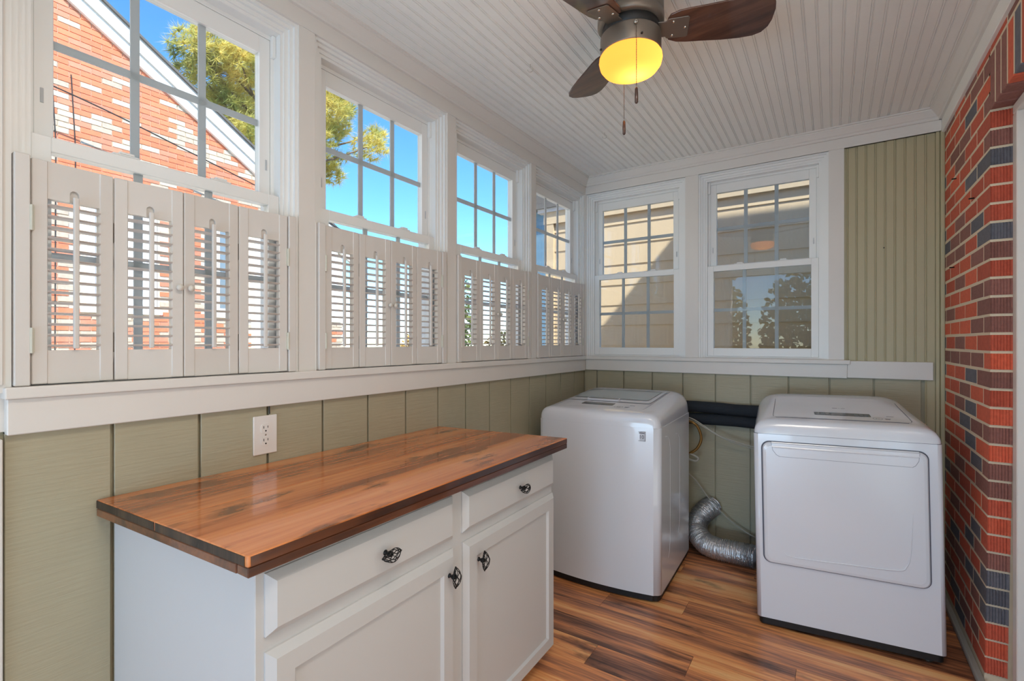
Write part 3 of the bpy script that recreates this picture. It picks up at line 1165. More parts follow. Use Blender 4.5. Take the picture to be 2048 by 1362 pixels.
# ------------------------------------------------------------ washing machine and dryer
def rounded_foot(w, d, r, bow, n=6, nf=14):
    pts = []
    for k in range(nf + 1):
        t = -1 + 2 * k / nf
        x = t * (w / 2 - r)
        pts.append((x, -bow * (1 - (2 * x / w) ** 2)))
    for (cx, cy, a0) in ((w / 2 - r, r, -PI / 2), (w / 2 - r, d - r, 0), (-w / 2 + r, d - r, PI / 2), (-w / 2 + r, r, PI)):
        for k in range(n + 1):
            a = a0 + PI / 2 * k / n
            p = (cx + r * math.cos(a), cy + r * math.sin(a))
            if a0 == -PI / 2 and k == 0 or a0 == PI and k == n:
                p = (p[0], p[1] - bow * (1 - (2 * p[0] / w) ** 2) * 0.9)
            pts.append(p)
    out = []
    for p in pts:
        if not out or (Vector(p) - Vector(out[-1])).length > 0.0008:
            out.append(p)
    if (Vector(out[0]) - Vector(out[-1])).length < 0.0008:
        out.pop()
    return out


class Cover:
    """domed top cover: profile (y, z) front to back, super-elliptic across"""
    def __init__(self, w, d, seam, prof, bow, p_front, p_back, rc):
        self.__dict__.update(locals())

    def zprof(self, y):
        pr = self.prof
        for (a, b) in zip(pr[:-1], pr[1:]):
            if b[0] > a[0] and a[0] <= y <= b[0]:
                return a[1] + (b[1] - a[1]) * (y - a[0]) / (b[0] - a[0])
        return pr[-1][1]

    def cross(self, t, y):
        p = self.p_front + (self.p_back - self.p_front) * min(1, y / self.d)
        return max(0.0, 1 - abs(t) ** p) ** (1 / 2.3)

    def hw(self, y):
        r = self.rc
        q = min(y, self.d - y)
        if q >= r: return self.w / 2
        return self.w / 2 - r + math.sqrt(max(0, r * r - (r - max(q, 0)) ** 2))

    def pos(self, t, y, z):
        hw = self.hw(y)
        x = t * hw
        yy = y - self.bow * (1 - (2 * x / self.w) ** 2) * max(0, 1 - y / 0.25)
        return (x, yy, self.seam + (z - self.seam) * self.cross(t, y))

    def surf(self, x, y):
        t = x / self.hw(y)
        return self.seam + (self.zprof(y) - self.seam) * self.cross(t, y)

    def build(self, name, m_, parent):
        n = 56
        m = MB()
        ts = [math.sin(PI / 2 * (-1 + 2 * k / n)) for k in range(n + 1)]
        rows = []
        for (y, z) in self.prof:
            rows.append([self.pos(t, y, z) for t in ts])
        v = [p for rw in rows for p in rw]
        f = []
        for i in range(len(rows) - 1):
            for k in range(n):
                a = i * (n + 1) + k
                f.append((a, a + 1, a + n + 2, a + n + 1))
        m.add(v, f)
        return m.build(name, m_, parent, smooth=True)


def on_cover(cv, poly, off, name, m_, parent, thick=0.0012, fine=0.03):
    """thin plate following the cover: poly is a list of (x, y)"""
    m = MB()
    n = len(poly)
    top = [(p[0], p[1], cv.surf(p[0], p[1]) + off + thick) for p in poly]
    bot = [(p[0], p[1], cv.surf(p[0], p[1]) + off - 0.004) for p in poly]
    m.add(bot + top, [tuple(reversed(range(n))), tuple(range(n, 2 * n))] + [(i, (i + 1) % n, n + (i + 1) % n, n + i) for i in range(n)])
    return m.build(name, m_, parent)


def grid_plate(cv, corners, off, name, m_, parent, nu=12, nv=8, thick=0.0015):
    """quad FL, FR, BR, BL draped over the cover"""
    FL, FR, BR_, BL = [Vector(c) for c in corners]
    m = MB()
    v, f = [], []
    for j in range(nv + 1):
        for i in range(nu + 1):
            p = FL.lerp(FR, i / nu).lerp(BL.lerp(BR_, i / nu), j / nv)
            v.append((p.x, p.y, cv.surf(p.x, p.y) + off + thick))
    for j in range(nv):
        for i in range(nu):
            a = j * (nu + 1) + i
            f.append((a, a + 1, a + nu + 2, a + nu + 1))
    m.add(v, f)
    return m.build(name, m_, parent, smooth=True)


def ell(cx, cy, rx, ry, n=18):
    return [(cx + rx * math.cos(2 * PI * k / n), cy + ry * math.sin(2 * PI * k / n)) for k in range(n)]


def rrect(x0, x1, y0, y1, r, n=4):
    pts = []
    for (cx, cy, a0) in ((x1 - r, y0 + r, -PI / 2), (x1 - r, y1 - r, 0), (x0 + r, y1 - r, PI / 2), (x0 + r, y0 + r, PI)):
        for k in range(n + 1):
            a = a0 + PI / 2 * k / n
            pts.append((cx + r * math.cos(a), cy + r * math.sin(a)))
    return pts


def groove_line(cv, pts, name, m_, parent, r=0.0011, off=0.0004):
    m = MB()
    path = []
    for a, b in zip(pts[:-1], pts[1:]):
        for k in range(8):
            path.append((a[0] + (b[0] - a[0]) * k / 8, a[1] + (b[1] - a[1]) * k / 8))
    path.append(pts[-1])
    m.tube([(p[0], p[1], cv.surf(p[0], p[1]) + off) for p in path], r, 5)
    return m.build(name, m_, parent)


def ring_on(cv, cx, cy, rx, ry, name, m_, parent, r=0.0009):
    pts = [(cx + rx * math.cos(2 * PI * k / 24), cy + ry * math.sin(2 * PI * k / 24)) for k in range(25)]
    m = MB()
    m.tube([(p[0], p[1], cv.surf(p[0], p[1]) + 0.0006) for p in pts], r, 5, cap=False)
    return m.build(name, m_, parent)


def flat_text(cv, body, size, x, y, m_, parent, name='print'):
    me = text_mesh(body, size)
    o = obj(name, me, m_, parent)
    s = (cv.surf(x, y + 0.02) - cv.surf(x, y - 0.02)) / 0.04
    o.location = (x, y, cv.surf(x, y) + 0.0016)
    o.rotation_euler = (math.atan(s), 0, 0)
    return o


def print_bar(cv, x, y, w, parent, h=0.0022):
    """a line of print too small to read"""
    return on_cover(cv, [(x - w / 2, y - h), (x + w / 2, y - h), (x + w / 2, y + h), (x - w / 2, y + h)], 0.0014, 'print_line', M['greyprint'], parent, thick=0.0006)


# --- washer
ws = empty('washing_machine', (-1.0555, 2.41, 0), 0.0294, label='white top-loading washing machine in the corner beside the worktop', cat='washing machine')
W_, D_, SEAM = 0.684, 0.69, 0.870
MB().prism(rounded_foot(W_, D_, 0.032, 0.034), 0.036, SEAM - 0.0015).build('cabinet_body', M['appl'], ws, smooth=False)
for p in ws.children[-1].data.polygons:
    p.use_smooth = len(p.vertices) == 4 and p.area < 0.03
MB().prism(rounded_foot(W_ - 0.012, D_ - 0.01, 0.03, 0.034), 0.008, 0.0355).build('black_base', M['black'], ws)
for sx in (-1, 1):
    for yy in (0.06, D_ - 0.06):
        MB().lathe([(0.018, 0), (0.018, 0.006), (0.010, 0.007), (0.010, 0.02)], 12, (sx * 0.27, yy, 0)).build('foot', M['black'], ws)
cvw = Cover(W_ - 0.006, D_ - 0.004, SEAM, [(0.0, SEAM), (0.0005, 0.89), (0.002, 0.915), (0.007, 0.928), (0.018, 0.9365), (0.035, 0.9405), (0.08, 0.9445), (0.16, 0.951),
            (0.25, 0.9595), (0.35, 0.969), (0.45, 0.979), (0.55, 0.989), (0.62, 0.9955), (0.655, 0.998), (0.672, 0.994), (0.681, 0.982), (0.6855, 0.95), (0.686, SEAM)],
            0.034, 13, 9, 0.030)
tc = cvw.build('top_cover', M['appl'], ws)
lid = grid_plate(cvw, [(-0.262, 0.235), (0.222, 0.235), (0.232, 0.600), (-0.262, 0.600)], 0.0005, 'lid', M['appl'], ws, thick=0.003)
grid_plate(cvw, [(-0.255, 0.300), (0.196, 0.305), (0.206, 0.575), (-0.250, 0.572)], 0.0045, 'lid_glass', M['lidglass'], lid)
on_cover(cvw, rrect(-0.155, 0.040, 0.248, 0.292, 0.012), 0.004, 'lid_handle', M['panelprint'], lid, thick=0.006)
on_cover(cvw, rrect(-0.150, 0.034, 0.262, 0.288, 0.010), 0.0075, 'handle_recess', M['displaymid'], lid, thick=0.003)
cp = grid_plate(cvw, [(-0.262, 0.062), (0.226, 0.062), (0.222, 0.230), (-0.262, 0.230)], 0.0003, 'control_panel', M['appl_edge'], ws, thick=0.001)
on_cover(cvw, rrect(-0.140, 0.044, 0.138, 0.196, 0.006), 0.001, 'display', M['display'], cp)
on_cover(cvw, rrect(-0.118, 0.022, 0.150, 0.184, 0.004), 0.0018, 'display_window', M['displaymid'], cp)
for k in range(7):
    ring_on(cvw, -0.150 + 0.032 * k, 0.103, 0.011, 0.010, 'button', M['greyprint'], cp, r=0.0006)
ring_on(cvw, 0.088, 0.116, 0.024, 0.022, 'start_button', M['greyprint'], cp, r=0.0013)
o = flat_text(cvw, '>||', 0.020, 0.088, 0.116, M['greyprint'], cp, 'start_symbol')
ring_on(cvw, 0.112, 0.168, 0.014, 0.012, 'power_button', M['greyprint'], cp, r=0.0008)
print_bar(cvw, 0.134, 0.122, 0.024, cp); print_bar(cvw, 0.132, 0.110, 0.018, cp)
print_bar(cvw, 0.150, 0.166, 0.028, cp)
groove_line(cvw, [(0.232, 0.09), (0.235, 0.36), (0.240, 0.62)], 'lid_seam', M['seal'], tc, r=0.0008)
groove_line(cvw, [(-0.268, 0.09), (-0.270, 0.36), (-0.268, 0.62)], 'lid_seam', M['seal'], tc, r=0.0008)
# seam line under the cover
pts = rounded_foot(W_ - 0.001, D_ - 0.001, 0.032, 0.034)
MB().prism([(p[0] * 0.9985, p[1] + 0.0004) for p in pts], SEAM - 0.0022, SEAM + 0.0008).build('cover_seam', M['appl_edge'], ws)
# pressed ribs on the right side
for yy, h0, h1 in ((0.20, 0.20, 0.78), (0.42, 0.26, 0.76)):
    path = [(W_ / 2 - 0.0008, yy - 0.10, h1 + 0.035), (W_ / 2 - 0.0006, yy - 0.05, h1 + 0.03), (W_ / 2 - 0.0004, yy - 0.01, h1), (W_ / 2 - 0.0004, yy, h1 - 0.04),
            (W_ / 2 - 0.0004, yy, h0 + 0.05), (W_ / 2 - 0.0004, yy - 0.012, h0), (W_ / 2 - 0.0008, yy - 0.04, h0 - 0.03)]
    MB().tube(path, 0.0014, 6).build('pressed_rib', M['appl'], ws, smooth=True)
# warranty sticker on the front
sy = -0.034 * (1 - (2 * 0.254 / W_) ** 2)
stk = MB().box(0.234, 0.274, sy - 0.0012, sy + 0.012, 0.803, 0.852).build('warranty_sticker', M['panelprint'], ws, label='grey bordered sticker with a 10')
MB().ring(0.235, 0.273, 0.804, 0.851, 0.0016, sy - 0.0022, sy - 0.0008).build('sticker_border', M['greyprint'], stk)
MB().box(0.239, 0.269, sy - 0.0018, sy - 0.0008, 0.8415, 0.8455).build('sticker_print_line', M['greyprint'], stk)
for body, sz, zz in (('10', 0.027, 0.823),):
    o = obj('sticker_print', text_mesh(body, sz), M['greyprint'], stk)
    o.location = (0.254, sy - 0.0016, zz)
    o.rotation_euler = (PI / 2, 0, 0)

# --- dryer
dy = empty('dryer', (0.047, 2.537, 0), 0.089, ry=-math.radians(1.0), label='white front-loading dryer beside the brick wall', cat='dryer')
WD, DD, SD = 0.678, 0.665, 0.886
dyb = MB().prism(rounded_foot(WD, DD, 0.018, 0.0), 0.042, SD - 0.0015).build('cabinet_body', M['appl'], dy)
for p in dyb.data.polygons:
    p.use_smooth = len(p.vertices) == 4 and p.area < 0.02
MB().prism(rounded_foot(WD - 0.02, DD - 0.02, 0.02, 0.0), 0.014, 0.0415).build('black_base', M['black'], dy)
for sx in (-1, 1):
    for yy in (0.045, DD - 0.07):
        MB().lathe([(0.017, 0.0), (0.017, 0.006), (0.009, 0.008), (0.009, 0.03)], 12, (sx * 0.285, yy, 0.0055 * (1 if sx < 0 else -1) - 0.0)).build('foot', M['brassy'], dy)
cvd = Cover(WD - 0.004, DD, SD, [(0.0, SD), (0.001, 0.905), (0.006, 0.930), (0.014, 0.9415), (0.028, 0.949), (0.05, 0.953), (0.10, 0.960), (0.18, 0.9695), (0.28, 0.980),
            (0.38, 0.990), (0.46, 1.000), (0.51, 1.008), (0.56, 1.0145), (0.60, 1.017), (0.635, 1.011), (0.652, 0.995), (0.662, 0.955), (0.665, SD)],
            0.0, 11, 7.5, 0.02)
tcd = cvd.build('top_cover', M['appl'], dy)
pn = grid_plate(cvd, [(-0.255, 0.070), (0.255, 0.070), (0.262, 0.470), (-0.242, 0.470)], 0.0, 'control_panel', M['appl'], dy, thick=0.0016)
groove_line(cvd, [(-0.246, 0.47), (-0.258, 0.10), (-0.245, 0.066), (0.0, 0.064), (0.243, 0.066), (0.262, 0.10), (0.268, 0.47)], 'panel_seam', M['seal'], tcd, r=0.0010)
on_cover(cvd, rrect(-0.0880, 0.1260, 0.133, 0.186, 0.006), 0.001, 'display', M['display'], pn)
on_cover(cvd, rrect(-0.0240, 0.0340, 0.138, 0.181, 0.003), 0.0018, 'display_window', M['displaymid'], pn)
for k in range(3):
    on_cover(cvd, rrect(-0.0820 + 0.019 * k, -0.0670 + 0.019 * k, 0.142, 0.176, 0.002), 0.0018, 'display_segment', M['displaymid'], pn)
for k in range(3):
    on_cover(cvd, rrect(0.0650 + 0.019 * k, 0.0800 + 0.019 * k, 0.142, 0.174, 0.002), 0.0018, 'display_segment', M['displaymid'], pn)
for xk in (-0.134, -0.092, -0.0625, -0.033, -0.003, 0.0265, 0.056, 0.085):
    ring_on(cvd, xk + 0.018, 0.094, 0.0120, 0.0125, 'button', M['greyprint'], pn, r=0.0006)
ring_on(cvd, 0.1460, 0.112, 0.0165, 0.020, 'start_button', M['greyprint'], pn, r=0.0014)
flat_text(cvd, '>||', 0.015, 0.1460, 0.112, M['greyprint'], pn, 'start_symbol')
ring_on(cvd, 0.1640, 0.158, 0.0125, 0.011, 'power_button', M['greyprint'], pn, r=0.0008)
print_bar(cvd, 0.182, 0.114, 0.020, pn); print_bar(cvd, 0.180, 0.104, 0.016, pn)
print_bar(cvd, 0.196, 0.156, 0.026, pn)
print_bar(cvd, 0.004, 0.283, 0.020, pn, 0.0035)
print_bar(cvd, 0.021, 0.282, 0.004, pn); print_bar(cvd, 0.036, 0.282, 0.016, pn)
MB().prism([(p[0] * 0.9985, p[1] + 0.0004) for p in rounded_foot(WD, DD, 0.018, 0.0)], SD - 0.0025, SD + 0.0005).build('cover_seam', M['seal'], dy)


def frontprism(poly, y0, y1, name, m_, parent, bevel=0):
    """(x, z) polygon, from y0 to y1"""
    return MB().extrude(poly, lambda p, t: (p[0], t, p[1]), y0, y1).build(name, m_, parent, bevel=bevel)


DX0, DX1, DZ0, DZ1 = -0.303, 0.288, 0.304, 0.850
frontprism(rrect(DX0 - 0.006, DX1 + 0.006, DZ0 - 0.006, DZ1 + 0.004, 0.034, 6), -0.0015, 0.012, 'door_gap', M['seal'], dy)
# door with a gently dished face
m = MB()
outer = rrect(DX0, DX1, DZ0, DZ1, 0.030, 6)
rings = [(0.0, 0.010), (0.0, -0.012), (0.004, -0.0165), (0.014, -0.0185)]
n = len(outer)
cx_, cz_ = (DX0 + DX1) / 2, (DZ0 + DZ1) / 2


def shrink(p, s):
    hx, hz = (DX1 - DX0) / 2, (DZ1 - DZ0) / 2
    return (cx_ + (p[0] - cx_) * (hx - s) / hx, cz_ + (p[1] - cz_) * (hz - s) / hz)


v, f = [], []
for s, yy in rings:
    for p in outer:
        q = shrink(p, s)
        v.append((q[0], yy, q[1]))
for k in range(len(rings) - 1):
    for i in range(n):
        j = (i + 1) % n
        f.append((k * n + i, k * n + j, (k + 1) * n + j, (k + 1) * n + i))
f.append(tuple((len(rings) - 1) * n + i for i in range(n)))
m.add(v, f)
door = m.build('door', M['appl'], dy, label='large flat dryer door')
# recessed grip strip along the door's top edge
hp = [(-0.268, 0.8475), (0.262, 0.8475), (0.258, 0.815), (0.248, 0.796), (0.238, 0.7885), (-0.236, 0.7885), (-0.248, 0.796), (-0.262, 0.815)]
frontprism([(p[0], p[1]) for p in hp][::-1], -0.0192, -0.010, 'grip_outline', M['seal'], door)
hp2 = [(p[0] * 0.9955, p[1] if i in (0, 1) else p[1] + 0.0012) for i, p in enumerate(hp)]
m = MB()
v = []
for p in hp2:
    v.append((p[0], -0.019, p[1]))
for p in hp2:
    tt = max(0, min(1, (p[1] - 0.815) / 0.0325))
    v.append((p[0], -0.0200 + 0.0, p[1]))
nn_ = len(hp2)
m.add(v, [tuple(range(nn_, 2 * nn_)), tuple(reversed(range(nn_)))] + [(i, (i + 1) % nn_, nn_ + (i + 1) % nn_, nn_ + i) for i in range(nn_)])
m.build('grip', M['appl'], door)
MB().extrude([(-0.0215, 0.8315), (-0.0195, 0.8305), (-0.006, 0.852), (-0.012, 0.852)], lambda p, t: (t, p[0], p[1]), -0.266, 0.260).build('grip_lip', M['appl_edge'], door)
MB().tube([(-0.26, -0.0205, 0.8300), (0.256, -0.0205, 0.8300)], 0.0022, 6).build('grip_edge', M['appl'], door)

rp_ = smooth_path([(-0.225, -0.0188, 0.36), (-0.19, -0.0188, 0.345), (0.0, -0.0188, 0.352), (0.175, -0.0188, 0.362), (0.212, -0.0188, 0.385), (0.226, -0.0188, 0.45), (0.236, -0.0188, 0.60)])
MB().tube(rp_, [0.0006 + 0.0030 * math.sin(PI * k / (len(rp_) - 1)) for k in range(len(rp_))], 8).build('door_ridge', M['appl'], door, smooth=True)

# ------------------------------------------------------------ pipes, hose, cords, vent duct
for zc_, yc, lab in ((0.884, 3.272, 'upper of two black foam-wrapped pipes on the back wall'), (0.8100, 3.278, 'lower of two black foam-wrapped pipes on the back wall')):
    pth = [(-1.25 + 0.075 * k, yc + 0.002 * math.sin(k * 1.7), zc_ + 0.003 * math.sin(k * 0.9 + zc_ * 30)) for k in range(15)]
    MB().tube(pth, [0.0355 + 0.0007 * math.sin(k * 2.3) for k in range(15)], 18).build('insulated_pipe', M['foam'], smooth=True, label=lab, cat='pipe', group='foam-wrapped pipes between washer and dryer')


dpath = smooth_path([(-0.364, 3.095, 0.069), (-0.40, 3.10, 0.069), (-0.46, 3.10, 0.069), (-0.58, 3.10, 0.070), (-0.655, 3.125, 0.082), (-0.708, 3.178, 0.128), (-0.706, 3.215, 0.185),
                     (-0.672, 3.25, 0.232), (-0.645, 3.315, 0.250)], 16)
rad = []
acc = 0
fine = []
for a, b in zip(dpath[:-1], dpath[1:]):
    for k in range(3):
        fine.append(a.lerp(b, k / 3))
fine.append(dpath[-1])
rd = random.Random(5)
for k, p in enumerate(fine):
    rad.append(0.0605 + (0.0042 if k % 4 < 2 else -0.0022) + rd.uniform(-0.0012, 0.0012))
vd = empty('vent_duct', (-0.46, 3.10, 0), label='silver foil flexible vent duct lying on the floor between the machines', cat='duct')
m = MB().tube([p - Vector((-0.46, 3.10, 0)) for p in fine], rad, 22)
for i, q in enumerate(m.v):
    m.v[i] = (q[0] + rd.uniform(-.0012, .0012), q[1] + rd.uniform(-.0012, .0012), max(0.0008, q[2] + rd.uniform(-.0012, .0012)))
m.build('foil_hose', M['foil'], vd)
# steel collar where the duct meets the wall
cdir = (dpath[-1] - dpath[-4]).normalized()
c0 = dpath[-1] - Vector((-0.46, 3.10, 0))
MB().tube([c0 - cdir * 0.030, c0 - cdir * 0.006], 0.0625, 22, cap=False).build('wall_collar', M['brassy'], vd, smooth=True)

hs = smooth_path([(-0.80, 3.20, 0.80), (-0.735, 3.17, 0.800), (-0.700, 3.18, 0.765), (-0.685, 3.19, 0.700), (-0.705, 3.19, 0.640), (-0.75, 3.19, 0.60), (-0.82, 3.2, 0.56)])
MB().tube(hs, 0.0085, 8).build('brass_hose', M['brass'], smooth=True, label='brass coloured supply hose looping behind the washing machine', cat='hose')
hs = smooth_path([(-0.80, 3.20, 0.600), (-0.735, 3.185, 0.592), (-0.702, 3.185, 0.575), (-0.715, 3.185, 0.556), (-0.76, 3.19, 0.560)])
MB().tube(hs, 0.007, 8).build('drain_fitting', M['cord'], smooth=True, label='pale curved hose end below the brass hose', cat='hose')
for dz, lab in ((0, 'upper of two grey cords slung from washer to dryer'), (-0.012, 'lower of two grey cords slung from washer to dryer')):
    pth = smooth_path([(-0.80, 3.20, 0.83 + dz), (-0.735, 3.195, 0.815 + dz), (-0.66, 3.20, 0.772 + dz * 0.6), (-0.57, 3.20, 0.722 + dz * 0.4), (-0.48, 3.212, 0.695 + dz * 0.9), (-0.36, 3.222, 0.668 + dz), (-0.29, 3.226, 0.66 + dz)])
    MB().tube(pth, 0.0038, 6).build('power_cord', M['cord'], smooth=True, label=lab, cat='cord')
pth = smooth_path([(-0.80, 3.25, 0.47), (-0.735, 3.26, 0.415), (-0.66, 3.27, 0.315), (-0.57, 3.275, 0.222), (-0.49, 3.275, 0.165), (-0.40, 3.27, 0.122), (-0.30, 3.26, 0.10)])
MB().tube(pth, 0.0042, 6).build('hanging_cable', M['cord'], smooth=True, label='thin grey cable sagging low on the siding above the foil duct', cat='cable')

# ------------------------------------------------------------ ceiling fan
FX, FY = -0.560, 1.566
fan = empty('ceiling_fan', (FX, FY, ZC), label='small three-blade ceiling fan with an amber light bowl', cat='ceiling fan')
MB().lathe([(0.0001, 0.0), (0.104, 0.0), (0.106, -0.004), (0.106, -0.118), (0.104, -0.122), (0.104, -0.126), (0.1075, -0.129), (0.1075, -0.150), (0.103, -0.156), (0.085, -0.158), (0.0001, -0.158)], 48, cap=False).build('motor_housing', M['bronze'], fan, smooth=True)
MB().lathe([(0.090, -0.156), (0.092, -0.160), (0.092, -0.188), (0.088, -0.190)], 40, cap=False).build('rotor_ring', M['black'], fan, smooth=True)
MB().lathe([(0.0001, -0.186), (0.094, -0.187), (0.0975, -0.190), (0.0985, -0.194), (0.0985, -0.246), (0.097, -0.250), (0.085, -0.250), (0.085, -0.205), (0.0001, -0.205)], 48, cap=False).build('light_fitter', M['bronze'], fan, smooth=True)
bw = MB().lathe([(0.088, -0.244), (0.0965, -0.250), (0.1015, -0.258), (0.1025, -0.268), (0.0985, -0.284), (0.088, -0.298), (0.070, -0.3065), (0.045, -0.311), (0.020, -0.3125), (0.0004, -0.313)], 48, cap=False).build('light_bowl', M['bowl'], fan, smooth=True, label='glowing amber glass bowl')
lamp_d = bpy.data.lights.new('fan_bulb', 'POINT')
lamp_d.energy = 0.32
lamp_d.color = (1.0, 0.80, 0.50)
lamp_d.shadow_soft_size = 0.03
lamp_o = bpy.data.objects.new('fan_bulb', lamp_d)
COL.objects.link(lamp_o)
lamp_o.parent = fan
lamp_o.location = (0.012, 0.02, -0.262)


def blade_mesh():
    prof_ = [(0.116, 0.030, -0.034), (0.124, 0.048, -0.050), (0.15, 0.060, -0.060), (0.18, 0.065, -0.064), (0.23, 0.069, -0.067), (0.29, 0.075, -0.072), (0.35, 0.077, -0.075), (0.39, 0.074, -0.073),
             (0.415, 0.064, -0.064), (0.430, 0.044, -0.046), (0.436, 0.020, -0.020)]
    m = MB()
    poly = [(r, a) for r, a, b in prof_] + [(r, b) for r, a, b in reversed(prof_)]
    m.prism(poly[::-1], -0.003, 0.003)
    return m.mesh('blade', bevel=0.0012)


bm_ = blade_mesh()
for k, ang in enumerate((21, 137, 257)):
    a = math.radians(ang)
    b = inst('blade', bm_, M['blade'], fan)
    R_ = Matrix.Rotation(a, 4, 'Z') @ Matrix.Rotation(math.radians(-13), 4, 'X')
    b.matrix_local = Matrix.Translation((0, 0, -0.172)) @ R_
    m = MB()
    m.prism([(0.085, -0.030), (0.112, -0.030), (0.118, -0.038), (0.178, -0.040), (0.183, -0.035), (0.183, 0.035), (0.178, 0.040), (0.118, 0.038), (0.112, 0.030), (0.085, 0.030)], -0.0065, -0.0032)
    br = m.build('blade_bracket', M['bronze'], b, bevel=0.001)
    for (sx, sy) in ((0.134, 0.026), (0.134, -0.026), (0.172, 0.0)):
        MB().lathe([(0.0001, -0.0105), (0.003, -0.0098), (0.0046, -0.0078), (0.0048, -0.0062)], 10, (sx, sy, 0), cap=False).build('screw', M['steel'], b, smooth=True)
for s in range(4):
    a = math.radians(40 + 90 * s)
    o = MB().lathe([(0.0035, 0), (0.0035, 0.003), (0.0025, 0.006), (0.0001, 0.0065)], 8).build('fitter_screw', M['black'], fan)
    o.location = (0.0982 * math.cos(a), 0.0982 * math.sin(a), -0.236)
    o.rotation_euler = (0, PI / 2, a)


def pull_chain(dx, dy_, z0, z1, lab):
    ch = MB()
    nlink = int((z0 - z1) / 0.0052)
    for q in range(nlink):
        ch.lathe([(0.0001, -0.0018), (0.0016, -0.0009), (0.0016, 0.0009), (0.0001, 0.0018)], 6, (dx, dy_, z0 - q * 0.0052), cap=False)
    ch.tube([(dx, dy_, z0), (dx, dy_, z1)], 0.0005, 4)
    c = ch.build('pull_chain', M['brassy'], fan)
    MB().lathe([(0.0001, 0), (0.003, -0.001), (0.0048, -0.006), (0.0055, -0.026), (0.0055, -0.046), (0.0035, -0.050), (0.0001, -0.051)], 12, (dx, dy_, z1), cap=False).build('chain_fob', M['blade'], c, smooth=True)
    return c


ux, uy = FX / math.hypot(FX, FY), FY / math.hypot(FX, FY)
px_, py_ = -uy, ux
# near chain from the eyelet, far chain behind the bowl
nx_, ny_ = -ux * 0.107 + 0.018 * uy, -uy * 0.107 - 0.018 * ux
pull_chain(nx_, ny_, -0.205, -0.410, 'near')
pull_chain(ux * 0.106 - 0.022 * uy, uy * 0.106 + 0.022 * ux, -0.235, -0.415, 'far')
o = MB().lathe([(0.0035, 0), (0.0065, 0.001), (0.007, 0.003), (0.005, 0.006), (0.003, 0.0065)], 14).build('chain_eyelet', M['steel'], fan, smooth=True)
o.location = (nx_ * 0.93, ny_ * 0.93, -0.203)
o.rotation_euler = (PI / 2, 0, math.atan2(uy, ux) - PI / 2)

# ------------------------------------------------------------ ceiling hooks
for hx, hy, lab in ((-1.09, 1.80, 'white cup hook in the ceiling over the second side window'), (-1.09, 2.62, 'white cup hook in the ceiling farther towards the back wall')):
    pth = [(hx, hy, ZC), (hx, hy, ZC - 0.012)] + [(hx + 0.011 * math.sin(t), hy + 0.004 * math.sin(t), ZC - 0.023 + 0.011 * math.cos(t)) for t in [0.2 + 0.35 * k for k in range(14)]]
    MB().tube(pth, 0.0016, 6).build('cup_hook', M['trace'], smooth=True, label=lab, cat='hook', group='cup hooks in the ceiling')

# ------------------------------------------------------------ outdoors
MB().box(-60, 30, -40, 60, -0.55, -0.5).build('ground', M['ground'], label='dry lawn around the houses', cat='ground', kind='structure')

MB().box(-7.45, -2.2, -12, 9.0, -0.52, -0.485).build('bounce_slab', M['concrete'], label='pale slab added to bounce sun in, between the porch and the brick gable', cat='bounce_slab', kind='structure')  # reflector slab added to throw sunlight up onto the porch ceiling

# --- brick gable house to the left
GX = -7.5
nh = empty('gable_house', (GX, 2.5, -0.5), label='orange brick gable house with a white raking eave beyond the side windows', cat='house')


def rake(y):
    return 5.36 - 0.634 * (y - 1.97)


PEAK = -1.2
GY1 = 5.75
m = MB()
lp = Vector((GX, 2.5, -0.5))
prof_g = [(-6.5, -0.5), (GY1, -0.5), (GY1, rake(GY1)), (PEAK, rake(PEAK)), (-6.5, rake(PEAK) - 0.634 * 5.3)]
m.extrude([(p[0] - 2.5, p[1] + 0.5) for p in prof_g], lambda p, t: (t, p[0], p[1]), -6.0, -0.008)
m.build('gable_wall', M['mortar_out'], nh)
# windows on the gable (y0, y1, z0, z1, pane material)
GW = [(2.08, 2.80, 1.72, 3.25, 'curtain'), (3.52, 3.98, 1.72, 3.25, 'dkglass'), (4.12, 4.62, -0.2, 3.05, 'curtain'), (5.30, 5.62, 1.72, 3.05, 'curtain')]
for (a, b, c, d, mt) in GW:
    w = MB().ring(a - 2.5, b - 2.5, c + 0.5, d + 0.5, 0.075, -0.004, 0.03).build('window', M['white_out'], nh)
    w.rotation_euler = (0, 0, 0)
    me = w.data
    for v_ in me.vertices:
        x_, y_, z_ = v_.co
        v_.co = (y_, x_, z_)
    MB().box(-0.004, 0.006, a - 2.5 + 0.06, b - 2.5 - 0.06, c + 0.5 + 0.06, d + 0.5 - 0.06).build('pane', M[mt], w)
    MB().box(0.006, 0.016, (a + b) / 2 - 2.5 - 0.016, (a + b) / 2 - 2.5 + 0.016, c + 0.56, d + 0.44).build('muntin', M['white_out'], w)
    MB().box(0.0, 0.05, a - 2.56, b - 2.44, c + 0.44, c + 0.5).build('sill', M['white_out'], w)
# bricks
ca_, sa_ = math.cos(math.radians(33.347)), math.sin(math.radians(33.347))


def project(p):
    dx, dy2, dz = p[0], p[1], p[2] - 1.3
    dep = -sa_ * dx + ca_ * dy2
    if dep < 0.1: return None
    return 1024 + 973.85 * (ca_ * dx + sa_ * dy2) / dep, 684.48 - 973.85 * dz / dep, dep


